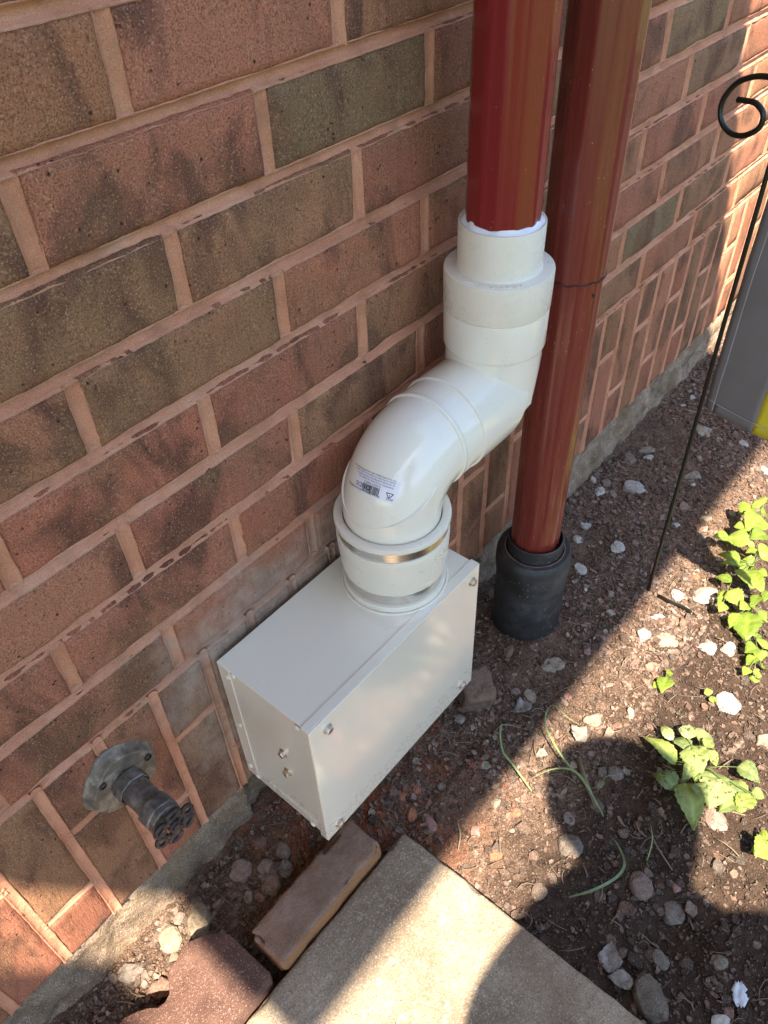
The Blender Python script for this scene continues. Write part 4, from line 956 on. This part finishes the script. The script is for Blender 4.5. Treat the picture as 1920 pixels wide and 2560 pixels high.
# broken lump of masonry by the black drain
v, f = rough_block(-.026, .026, -.024, .024, -.024, .024, .004, .004, .008, 21, .004, .4)
me = mesh('masonry_lump', v, f); rub = link('masonry_lump', me, None, None, True); rub.data.materials.append(M_STONE); tint(me, (.19, .12, .085))
rub.location = (.596, -.112, GZ+.010); rub.rotation_euler = (.15, -.1, .5)
tag(rub, 'rough reddish brown masonry lump half hidden behind the metal box corner', 'rubble')

# ================================================================== LITTER (countless chips, gravel and crumbs)
BLK = [(-.08, .367, -.62, -.164)]
def free(x, y):
    for a, b_, c_, d_ in BLK:
        if a < x < b_ and c_ < y < d_: return False
    if (x-.7715)**2+(y+.0865)**2 < .052**2: return False
    return y < .002
VIEWQ = []
def inview(x, y):
    d = Vector((x, y, GZ)) - Vector(CAM_LOC); z = d.dot(_f)
    if z < .2: return False
    px = 960+CAM_F*d.dot(_r)/z; py = 1280-CAM_F*d.dot(_u)/z
    return -160 < px < 2080 and -100 < py < 2760
class Scatter:
    def __init__(s): s.v = []; s.f = []; s.c = []
    def chip(s, x, y, z, r, asp, th, ang, tilt, c, n, rr_):
        ca, sa = math.cos(ang), math.sin(ang); b = len(s.v); tx, ty = tilt
        pts = []
        for k in range(n):
            a = 2*math.pi*(k+rr_.uniform(-.3, .3))/n; q = r*rr_.uniform(.65, 1.1); u, v = q*math.cos(a), q*math.sin(a)*asp
            pts.append((u*ca-v*sa, u*sa+v*ca))
        for sc, dz in ((.86, th), (1.0, th*.55), (.95, -th*.6)):
            for (u, v) in pts:
                u, v = u*sc, v*sc; s.v.append((x+u, y+v, z+dz+u*tx+v*ty)); s.c.append(c)
        s.f.append(tuple(range(b, b+n)))
        for L in (0, 1):
            for k in range(n):
                k2 = (k+1) % n; s.f.append((b+L*n+k, b+(L+1)*n+k, b+(L+1)*n+k2, b+L*n+k2))
    def build(s, name, label=None):
        me = mesh(name, s.v, s.f); a = me.color_attributes.new('tint', 'FLOAT_COLOR', 'POINT')
        arr = np.ones((len(s.v), 4), dtype=np.float32); arr[:, :3] = np.array(s.c, dtype=np.float32); a.data.foreach_set('color', arr.ravel())
        o = link(name, me, M_CHIP); o['kind'] = 'stuff'
        if label: o['label'] = label
        return o
CP = [(.22, .155, .115), (.29, .20, .15), (.16, .105, .078), (.36, .255, .19), (.11, .075, .055), (.26, .185, .15), (.32, .20, .145), (.34, .21, .155)]
CP2 = CP + [(.44, .35, .27), (.34, .19, .13), (.36, .26, .20), (.19, .15, .12)]
rs = random.Random(42)
S1, S2, S3 = Scatter(), Scatter(), Scatter()
def dens(x, y):
    v_ = .55 + .9*fn(x*4+3, y*4, 8, 2)
    if x < .95 and y < -.32: v_ *= .45
    return max(.12, min(1, v_))
def colr(pal, x, y):
    c = pal[rs.randrange(len(pal))]; j = rs.uniform(.55, 1.08)
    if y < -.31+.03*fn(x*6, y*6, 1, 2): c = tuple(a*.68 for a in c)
    if abs(x-.40) < .14 and abs(y+.12) < .12 and rs.random() < .22: c = (.34, .13, .07)
    return tuple(min(.7, a*j) for a in c)
n = 0
for _ in range(120000):
    x, y = rs.uniform(-.12, 1.95), rs.uniform(-.72, .0)
    if not free(x, y) or not inview(x, y) or rs.random() > dens(x, y): continue
    dd = (Vector((x, y, GZ))-Vector(CAM_LOC)).length
    r = min(.012, .0023*math.exp(rs.gauss(0, .58))+.0009)
    bark = rs.random() < .74
    asp = rs.uniform(.35, .7) if bark else rs.uniform(.65, 1)
    th = rs.uniform(.0006, .0016) if bark else r*rs.uniform(.25, .5)
    z = ground_z(x, y) + rs.uniform(-.0016, .0022)
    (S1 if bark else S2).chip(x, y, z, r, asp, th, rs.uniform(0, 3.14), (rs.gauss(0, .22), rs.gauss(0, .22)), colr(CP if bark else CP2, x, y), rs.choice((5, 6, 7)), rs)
    n += 1
    if n > 21000: break
for _ in range(26000):
    x, y = rs.uniform(-.12, 1.7), rs.uniform(-.68, .0)
    if not free(x, y) or not inview(x, y): continue
    r = rs.uniform(.0007, .0019)
    S3.chip(x, y, ground_z(x, y)+rs.uniform(-.0002, .002), r, rs.uniform(.6, 1), r*.55, rs.uniform(0, 3), (0, 0), colr(CP2, x, y), 4, rs)
# a little grit on the slab and paver
for _ in range(170):
    x, y = rs.uniform(-.02, .36), rs.uniform(-.6, -.172); r = rs.uniform(.0004, .0011)
    S3.chip(x, y, -.3292, r, rs.uniform(.5, 1), r*.5, rs.uniform(0, 3), (0, 0), rs.choice([(.1, .08, .06), (.6, .57, .5), (.25, .18, .12)]), 4, rs)
for _ in range(60):   # heap of chips along the slab edge and the footing
    pass
S4 = Scatter()
for _ in range(9000):
    x, y = rs.uniform(-.12, 1.9), rs.uniform(-.72, .0)
    if not free(x, y) or not inview(x, y) or fn(x*5, y*5, 2, 3) < -.12: continue
    r = min(.011, .0028*math.exp(rs.gauss(0, .5))); j = rs.uniform(.7, 1.25)
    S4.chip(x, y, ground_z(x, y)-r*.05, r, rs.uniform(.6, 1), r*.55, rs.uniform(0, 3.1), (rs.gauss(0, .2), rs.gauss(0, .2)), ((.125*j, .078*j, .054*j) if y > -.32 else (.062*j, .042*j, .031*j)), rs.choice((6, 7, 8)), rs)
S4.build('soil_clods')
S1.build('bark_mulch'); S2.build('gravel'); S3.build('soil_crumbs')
# dry needles and thin twigs
mb = MB()
for _ in range(900):
    x, y = rs.uniform(0, 1.8), rs.uniform(-.66, -.01)
    if not free(x, y) or not inview(x, y): continue
    a = rs.uniform(0, 6.28); L = rs.uniform(.008, .034); k = rs.gauss(0, .5); z = ground_z(x, y)+.003
    pts = [(x+math.cos(a+k*t)*L*t, y+math.sin(a+k*t)*L*t, z+.0025*math.sin(t*3)+.001) for t in (0, .33, .66, 1)]
    mb.tube(pts, rs.choice((.0003, .0004, .0005, .0006, .0009)), 4)
o = mb.build('twig_litter', M_WOOD, None, True); o['kind'] = 'stuff'
def twig(name, pts, r, lab, mat=M_WOOD, cat='twig'):
    mb = MB(); P = [(x, y, ground_z(x, y)+.004+.003*math.sin(i*1.3)) for i, (x, y) in enumerate(pts)]
    mb.tube(P, r, 8); return tag(mb.build(name, mat, None, True), lab, cat)
twig('twig', TWIG_A, [.0022, .0032, .0036], 'thick dry brown stalk lying beside the tall grass blades')
twig('twig', TWIG_B, .0009, 'thin pale twig on the shaded soil below the wilted weed')
twig('twig', STEM_B, .0011, 'thin straw coloured stem trailing right from the wilted weed')
mb = MB(); mb.tube([(x, y, ground_z(x, y)+.005) for x, y in STICK], .0027, 10); tag(mb.build('metal_peg', M_ROD, None, True), 'bent dark metal peg lying on the sunlit soil beside the flag stand foot', 'peg')
# crumpled white scrap
vs = []; fs = []
for j in range(9):
    for i in range(9):
        u, v_ = (i/8-.5), (j/8-.5); k = 1 - .35*max(0, fn(u*6, v_*6, 2)); r_ = .022
        vs.append((PAPER[0]+u*r_*k+v_*.008, PAPER[1]+v_*.018*k, ground_z(*PAPER)+.006+.003*fn(u*4, v_*4, 6, 3)+.004*u))
fs = [(j*9+i, j*9+i+1, (j+1)*9+i+1, (j+1)*9+i) for j in range(8) for i in range(8) if not (abs(i-3.5)+abs(j-3.5) > 5.2)]
me = mesh('white_leaf', vs, fs); o = link('white_leaf', me, NT('bleached_dry_leaf', .8, (.62, .66, .70)).m, None, True); md = o.modifiers.new('t', 'SOLIDIFY'); md.thickness = .0004
tag(o, 'bleached white curled dead leaf on the dark soil near the bottom right corner', 'dead leaf')

def dead_leaf(x, y, L, a, lab, c):
    vs = []; A = Vector((math.cos(a), math.sin(a), 0)); B = Vector((-A.y, A.x, 0)); z0 = ground_z(x, y)+.005
    for i in range(13):
        u = i/12; p = max(.06, math.sin(math.pi*u**.8))*(1+.25*fn(u*6, x*40, 3, 3))
        for j in range(7):
            v = (j/6-.5)*2; w = L*.36*p*v*(1+.18*fn(u*9, v*3, x*30, 2))
            vs.append(Vector((x, y, z0)) + A*L*(u-.5) + B*w + Vector((0, 0, 1))*(.22*L*abs(v)**1.5*p*(.5+fn(u*3, x*9, 1, 2)) + .10*L*fn(u*5, v*2.5, x*50, 3)))
    me = mesh('dead_leaf', vs, [(i*7+j, i*7+j+1, (i+1)*7+j+1, (i+1)*7+j) for i in range(12) for j in range(6)]); tint(me, c)
    o = link('dead_leaf', me, M_CHIP, None, True); m_ = o.modifiers.new('t', 'SOLIDIFY'); m_.thickness = .0005; tag(o, lab, 'dead leaf')
dead_leaf(.405, -.432, .034, .4, 'crumpled grey dead leaf lying beside the right edge of the slab', (.34, .30, .26))
dead_leaf(.392, -.452, .028, 2.0, 'smaller curled grey dead leaf just below the crumpled one by the slab', (.30, .26, .22))
dead_leaf(.63, -.262, .030, 1.2, 'pale brown dead leaf at the edge of the rounded shadow', (.36, .29, .23))
dead_leaf(.060, -.060, .030, 2.4, 'reddish brown dead leaf leaning between the footing and the paver', (.27, .16, .12))
dead_leaf(.62, -.178, .030, 2.7, 'grey dead leaf in the shade below the black drain', (.27, .24, .21))
dead_leaf(.245, -.075, .026, .9, 'thin grey dead leaf in the dirt between tap and loose brick', (.30, .27, .24))
# ================================================================== PLANTS
def leaf_mesh(A, B, w, droop, roll, seed, c, fold=.25, serr=.06):
    A, B = Vector(A), Vector(B); L = (B-A).length; t = (B-A).normalized()
    s = t.cross(Vector((0, 0, 1))).normalized(); s = (Matrix.Rotation(roll, 3, t) @ s); nrm = s.cross(t)
    NL, NW = 14, 6; vs = []; fs = []
    for i in range(NL+1):
        u = i/NL; prof = (math.sin(math.pi*u**.72))**.85*(1-.25*u) if 0 < u < 1 else 0
        prof = max(prof, .02); sr = 1+serr*(1 if i % 2 else -1)*(1 if .1 < u < .95 else 0)
        for j in range(NW+1):
            v = (j/NW-.5)*2; ww = w*.62*prof*v*(sr if abs(v) == 1 else 1)
            z = droop*L*(-(2*u-1)**2*.5 + .5 - u*.25) + fold*abs(ww) - .10*abs(v)**3*w*.5 + .03*w*fn(u*4+seed, v*2, seed, 2)*1.5
            # veins
            z += .010*w*math.cos(abs(v)*3+u*22)*(abs(v) > .1)
            vs.append(A + t*(u*L) + s*ww + nrm*z)
    W = NW+1
    for i in range(NL):
        for j in range(NW): fs.append((i*W+j, i*W+j+1, (i+1)*W+j+1, (i+1)*W+j))
    me = mesh('leaf', vs, fs); a = me.color_attributes.new('tint', 'FLOAT_COLOR', 'POINT'); arr = []
    for i in range(NL+1):
        for j in range(NW+1):
            k = 1.38 if j == NW//2 else (1.10 if (i+abs(j-NW//2)) % 3 == 0 else .92)
            if i > NL-2 or j in (0, NW): k *= .95
            arr += [min(1, c[0]*k), min(1, c[1]*k), min(1, c[2]*k*1.05), 1]
    a.data.foreach_set('color', arr); return me
def plant(name, leaves, zbase, label, cat, group, mat, cols, seed, zt=.0, center=None, wilt=False):
    r = random.Random(seed)
    cx = sum(l[0] for l in leaves)/len(leaves); cy = sum(l[1] for l in leaves)/len(leaves)
    if center: cx, cy = center
    g = ground_z(cx, cy); root = empty(name, (cx, cy, g), label, cat, group)
    mb = MB(); mb.tube([(cx, cy, g-.004), (cx+.001, cy, (g+zbase)/2), (cx+.002, cy+.001, zbase)], [.0016, .0013, .0010], 6)
    for (ax, ay, bx, by_, w) in leaves:
        L = math.hypot(bx-ax, by_-ay); za = zbase + r.uniform(-.004, .005); zb = za + r.uniform(-.010, .006) + zt
        zb = max(zb, g+.003)
        if math.hypot(ax-cx, ay-cy) > .004: mb.tube([(cx+.001, cy, zbase-.006), ((ax+cx)/2, (ay+cy)/2, (zbase+za)/2+.002), (ax, ay, za)], [.0009, .0007, .0006], 5)
        c = cols[r.randrange(len(cols))]; j = r.uniform(.88, 1.12)
        o = link('leaf', leaf_mesh((ax, ay, za), (ax+(bx-ax)*1.08, ay+(by_-ay)*1.08, zb), w*1.5, r.uniform(.12, .32) if not wilt else r.uniform(.1, .6), r.uniform(-.35, .35), r.random()*9, tuple(v*j for v in c), r.uniform(.08, .3)), mat, root, True)
    st = mb.build('stem', M_GRASS, root, True); tint(st.data, (.17, .24, .08))
    return root
GREEN = [(.26, .35, .05), (.30, .39, .065), (.22, .31, .045)]
WILT = [(.30, .36, .11), (.34, .41, .10), (.25, .31, .11), (.37, .42, .17)]
plant('weed', LEAF_A, -.332, 'wilted weed with spotted light green leaves at the edge of the sunlit soil', 'weed', None, M_LEAFS, WILT, 3, -.004, None, True)
plant('seedling', LEAF_B, -.336, 'bright seedling at the right edge below the wilted weed', 'seedling', 'green seedlings on the soil', M_LEAF, GREEN, 4)
plant('seedling', LEAF_C, -.347, 'lone little seedling above the wilted weed with a few small leaves', 'seedling', 'green seedlings on the soil', M_LEAF, GREEN, 5)
plant('seedling', LEAF_D[:3], -.349, 'tiny seedling beside the white stone', 'seedling', 'green seedlings on the soil', M_LEAF, GREEN, 6)
plant('seedling', LEAF_D[3:], -.349, 'tiny seedling just left of the right edge in the sunlit soil', 'seedling', 'green seedlings on the soil', M_LEAF, GREEN, 7)
plant('seedling', LEAF_E[:9], -.317, 'seedling with large leaves half in shade, topmost of the green patch', 'seedling', 'green seedlings on the soil', M_LEAF, GREEN, 8)
plant('seedling', LEAF_E[9:], -.318, 'leafy sunlit seedling in the middle of the green patch at right', 'seedling', 'green seedlings on the soil', M_LEAF, GREEN, 9)
plant('seedling', LEAF_F[:5], -.328, 'sunlit seedling next to the flat pinkish stone, left side of the patch', 'seedling', 'green seedlings on the soil', M_LEAF, GREEN, 10)
plant('seedling', LEAF_F[5:], -.327, 'seedling with one big pointed leaf, lowest of the dense green patch', 'seedling', 'green seedlings on the soil', M_LEAF, GREEN, 12)
plant('seedling', LEAF_G, -.337, 'seedling with small leaves at the right edge under the dense patch', 'seedling', 'green seedlings on the soil', M_LEAF, GREEN, 13)
def blade(pts, h, w, root, seed, name='blade', c=(.30, .40, .17)):
    P = [Vector((x, y, ground_z(x, y) + .004 + h*math.sin(math.pi*min(1, (i+.15)/(len(pts)-.4))))) for i, (x, y) in enumerate(pts)]
    Q = []
    for i in range(len(P)-1):
        for k in range(5):
            t = k/5; a, b_, c_, d_ = P[max(i-1, 0)], P[i], P[i+1], P[min(i+2, len(P)-1)]
            Q.append(.5*((2*b_)+(c_-a)*t+(2*a-5*b_+4*c_-d_)*t*t+(3*b_-a-3*c_+d_)*t**3))
    Q.append(P[-1]); vs = []; n = len(Q)
    for i, q in enumerate(Q):
        t = (Q[min(i+1, n-1)]-Q[max(i-1, 0)]).normalized(); s = t.cross(Vector((0, 0, 1))).normalized(); s = Matrix.Rotation(.5*math.sin(i*.35+seed), 3, t) @ s
        ww = w*.36*min(1, (1-i/(n-1))*2.2+.06)*(.7+.3*min(1, i/4))
        vs += [q-s*ww, q-Vector((0, 0, w*.12)), q+s*ww]
    fs = []
    for i in range(n-1): fs += [(i*3, i*3+1, i*3+4, i*3+3), (i*3+1, i*3+2, i*3+5, i*3+4)]
    me = mesh(name, vs, fs); tint(me, c); return link(name, me, M_GRASS, root, True)
tuft = empty('grass_tuft', (*BLADE_A[0], GZ), 'long green grass blades arching left across the sun and shade line', 'grass tuft')
blade(BLADE_A, .028, .0034, tuft, 1); blade(BLADE_B, .020, .0032, tuft, 2); blade(BLADE_F, .02, .0022, tuft, 4, c=(.24, .32, .14))
t2 = empty('grass_sprout', (*BLADE_C[0], GZ), 'single grass blade looping through the shade below the black drain', 'grass blade'); blade(BLADE_C, .026, .0038, t2, 3)
t3 = empty('grass_sprout', (*BLADE_D[0], GZ), 'curved grass blade lying on the dark soil right of the slab', 'grass blade'); blade(BLADE_D, .012, .0045, t3, 5, c=(.27, .36, .19))
t4 = empty('grass_sprout', (*BLADE_E[0], GZ), 'short upright grass blade left of the wilted weed tip', 'grass blade'); blade(BLADE_E, .012, .0026, t4, 6)
t5 = empty('grass_sprout', (*BLADE_G[0], GZ), 'pale curled dry grass blade above the slab corner', 'grass blade'); blade(BLADE_G, .012, .0024, t5, 7, c=(.42, .36, .24))

# ================================================================== FLAG
DU = Vector((-.24596, -.96928, 0)); O = Vector((.935, -.2145, 0))
def fu(u, z, off=0): return O + DU*u + Vector((0, 0, z)) + Vector((DU.y, -DU.x, 0))*off
stand = empty('garden_flag_stand', (*O.xy, GZ), 'thin dark iron garden flag stand with a scroll at its top, in the soil', 'flag stand')
mb = MB(); mb.tube([fu(.002, -.41), fu(0, -.2), fu(-.003, .1), fu(-.004, .3), fu(-.004, .387)], .0027, 14); mb.build('rod', M_ROD, stand, True)
C_ = [Vector((u, z)) for u, z in SCROLL]; sm = []
full = [Vector((.34, .389)), Vector((.15, .389)), Vector((.02, .3895)), Vector((-.01, .390))] + C_[:]
for i in range(len(full)-1):
    a, b_, c_, d_ = full[max(i-1, 0)], full[i], full[i+1], full[min(i+2, len(full)-1)]
    for k in range(7):
        t = k/7; sm.append(.5*((2*b_)+(c_-a)*t+(2*a-5*b_+4*c_-d_)*t*t+(3*b_-a-3*c_+d_)*t**3))
sm.append(full[-1])
mb = MB(); mb.tube([fu(q.x, q.y) for q in sm], .0030, 14); mb.build('scroll_arm', M_ROD, stand, True)
flag = empty('garden_flag', tuple(fu(.15, .008)), 'grey garden flag with yellow panel hanging from the iron stand at the right edge', 'flag')
def cloth_panel(name, u0, u1, z0, z1, mat, off, thick=.0004):
    nu, nv = max(2, int((u1-u0)/.006)), max(2, int((z1-z0)/.008)); vs = []
    for j in range(nv+1):
        for i in range(nu+1):
            u, z = u0+(u1-u0)*i/nu, z0+(z1-z0)*j/nv; k = min(1, (.385-z)/.2)
            w = k*(.0035*math.sin(u*38+z*6)+.0022*fn(u*18, z*12, 3, 2)) + off
            vs.append(fu(u + .002*math.sin(z*20)*k*0, z, w))
    W = nu+1
    o = link(name, mesh(name, vs, [(j*W+i, j*W+i+1, (j+1)*W+i+1, (j+1)*W+i) for j in range(nv) for i in range(nu)]), mat, flag, True)
    md = o.modifiers.new('thickness', 'SOLIDIFY'); md.thickness = thick; return o
cloth_panel('grey_panel', .005, .0755, .0075, .385, M_FGREY, 0)
cloth_panel('yellow_panel', .0755, .30, .0075, .16, M_FYEL, 0)
cloth_panel('grey_panel', .0755, .30, .16, .385, M_FGREY, 0)
cloth_panel('hem', .0055, .0185, .008, .385, M_FGREY, .0009); cloth_panel('hem', .0185, .0755, .008, .0235, M_FGREY, .0009); cloth_panel('hem', .0755, .29, .008, .0235, M_FYEL, .0009)

mb = MB()
for off_ in (.0179, .0185):
    pass
mb.tube([fu(.0178, z, min(1, (.385-z)/.2)*(.0035*math.sin(.0178*38+z*6)+.0022*fn(.0178*18, z*12, 3, 2))+.0016) for z in np.linspace(.012, .38, 50)], .0003, 4, False)
mb.tube([fu(u, .0228, .0035*math.sin(u*38+.0228*6)+.0022*fn(u*18, .0228*12, 3, 2)+.0016) for u in np.linspace(.008, .29, 50)], .0003, 4, False)
mb.build('stitching', NT('pale_thread', .8, (.6, .58, .58)).m, flag)
# ================================================================== PHOTOGRAPHER (stands behind the camera and casts the rounded shadow)
J = {'pelvis': ((-.34, -1.36, .50), .15), 'waist': ((-.29, -1.30, .68), .13), 'chest': ((-.20, -1.19, .88), .15), 'neckb': ((-.145, -1.135, 1.02), .06), 'neck': ((-.10, -1.115, 1.08), .052), 'head': ((-.065, -1.09, 1.14), .105), 'crown': ((-.050, -1.078, 1.235), .115),
     'shl': ((-.29, -1.025, .985), .065), 'trap': ((-.165, -1.055, 1.03), .060), 'shr': ((-.015, -1.265, .985), .058), 'ell': ((-.33, -1.00, .72), .042), 'elr': ((.00, -1.30, .72), .042), 'hal': ((-.20, -.97, .60), .028), 'har': ((.06, -1.16, .60), .028),
     'hil': ((-.41, -1.28, .44), .09), 'hir': ((-.27, -1.42, .44), .09), 'knl': ((-.42, -1.26, .06), .058), 'knr': ((-.26, -1.42, .06), .058), 'anl': ((-.47, -1.32, -.28), .040), 'anr': ((-.32, -1.47, -.28), .040), 'tol': ((-.37, -1.22, -.325), .034), 'tor': ((-.22, -1.37, -.325), .034)}
E_ = [('pelvis', 'waist'), ('waist', 'chest'), ('chest', 'neckb'), ('neckb', 'neck'), ('neck', 'head'), ('head', 'crown'), ('neckb', 'trap'), ('trap', 'shl'), ('neckb', 'shr'), ('shl', 'ell'), ('shr', 'elr'), ('ell', 'hal'), ('elr', 'har'), ('pelvis', 'hil'), ('pelvis', 'hir'), ('hil', 'knl'), ('hir', 'knr'), ('knl', 'anl'), ('knr', 'anr'), ('anl', 'tol'), ('anr', 'tor')]
keys = list(J); me = bpy.data.meshes.new('person'); me.from_pydata([J[k][0] for k in keys], [(keys.index(a), keys.index(b_)) for a, b_ in E_], [])
per = bpy.data.objects.new('person', me); col.objects.link(per)
me.materials.append(NT('navy_cotton', .9, (.06, .075, .11)).m)
sk = per.modifiers.new('skin', 'SKIN')
for i, k in enumerate(keys): me.skin_vertices[0].data[i].radius = (J[k][1], J[k][1]); me.skin_vertices[0].data[i].use_root = (k == 'pelvis')
ss = per.modifiers.new('sub', 'SUBSURF'); ss.levels = 2; ss.render_levels = 2
tag(per, 'person standing behind the camera looking down at the drain box', 'person')
for side in ('hal', 'har'):
    base = Vector(J[side][0]); d0 = Vector((.45, .75, -.35)).normalized(); sdv = Vector((.8, -.6, 0))
    for fi in range(5):
        o_ = sdv*(.016*(fi-2)); L = (.05, .068, .075, .07, .058)[fi]
        mb = MB(); p0 = base + o_*.8 + d0*.02; p1 = base + o_*1.3 + d0*(.05+L*.3); p2 = p1 + (d0+Vector((0, 0, -.6))).normalized()*L*.5; p3 = p2 + (d0*.5+Vector((0, 0, -1))).normalized()*L*.35
        mb.tube([p0, p1, p2, p3], [.011, .009, .0085, .006], 8); mb.build('finger', NT('skin', .6, (.5, .32, .24)).m if fi == 0 and side == 'hal' else bpy.data.materials['skin'], per, True)
# hedge across the lawn, seen only in reflections
hd = Scatter(); rh = random.Random(9)
hedge = empty('hedge', (0, -7, GZ), 'clipped green hedge across the lawn opposite the brick wall', 'hedge')
vs = []; fs = []; cs = []
for _ in range(9000):
    x, y, z = rh.uniform(-9, 10), rh.uniform(-7.6, -6.6), GZ + rh.uniform(0, 1.7)*rh.uniform(.6, 1)**.3
    a = Vector((rh.gauss(0, 1), rh.gauss(0, 1), rh.gauss(0, 1))).normalized()*.09; c_ = Vector((rh.gauss(0, 1), rh.gauss(0, 1), rh.gauss(0, 1))).normalized()*.07; b0 = len(vs); q = Vector((x, y, z))
    vs += [q-a, q+c_, q+a, q-c_]; fs.append((b0, b0+1, b0+2, b0+3))
me = mesh('foliage', vs, fs); tint(me, (.06, .12, .03)); link('foliage', me, M_LEAF, hedge)
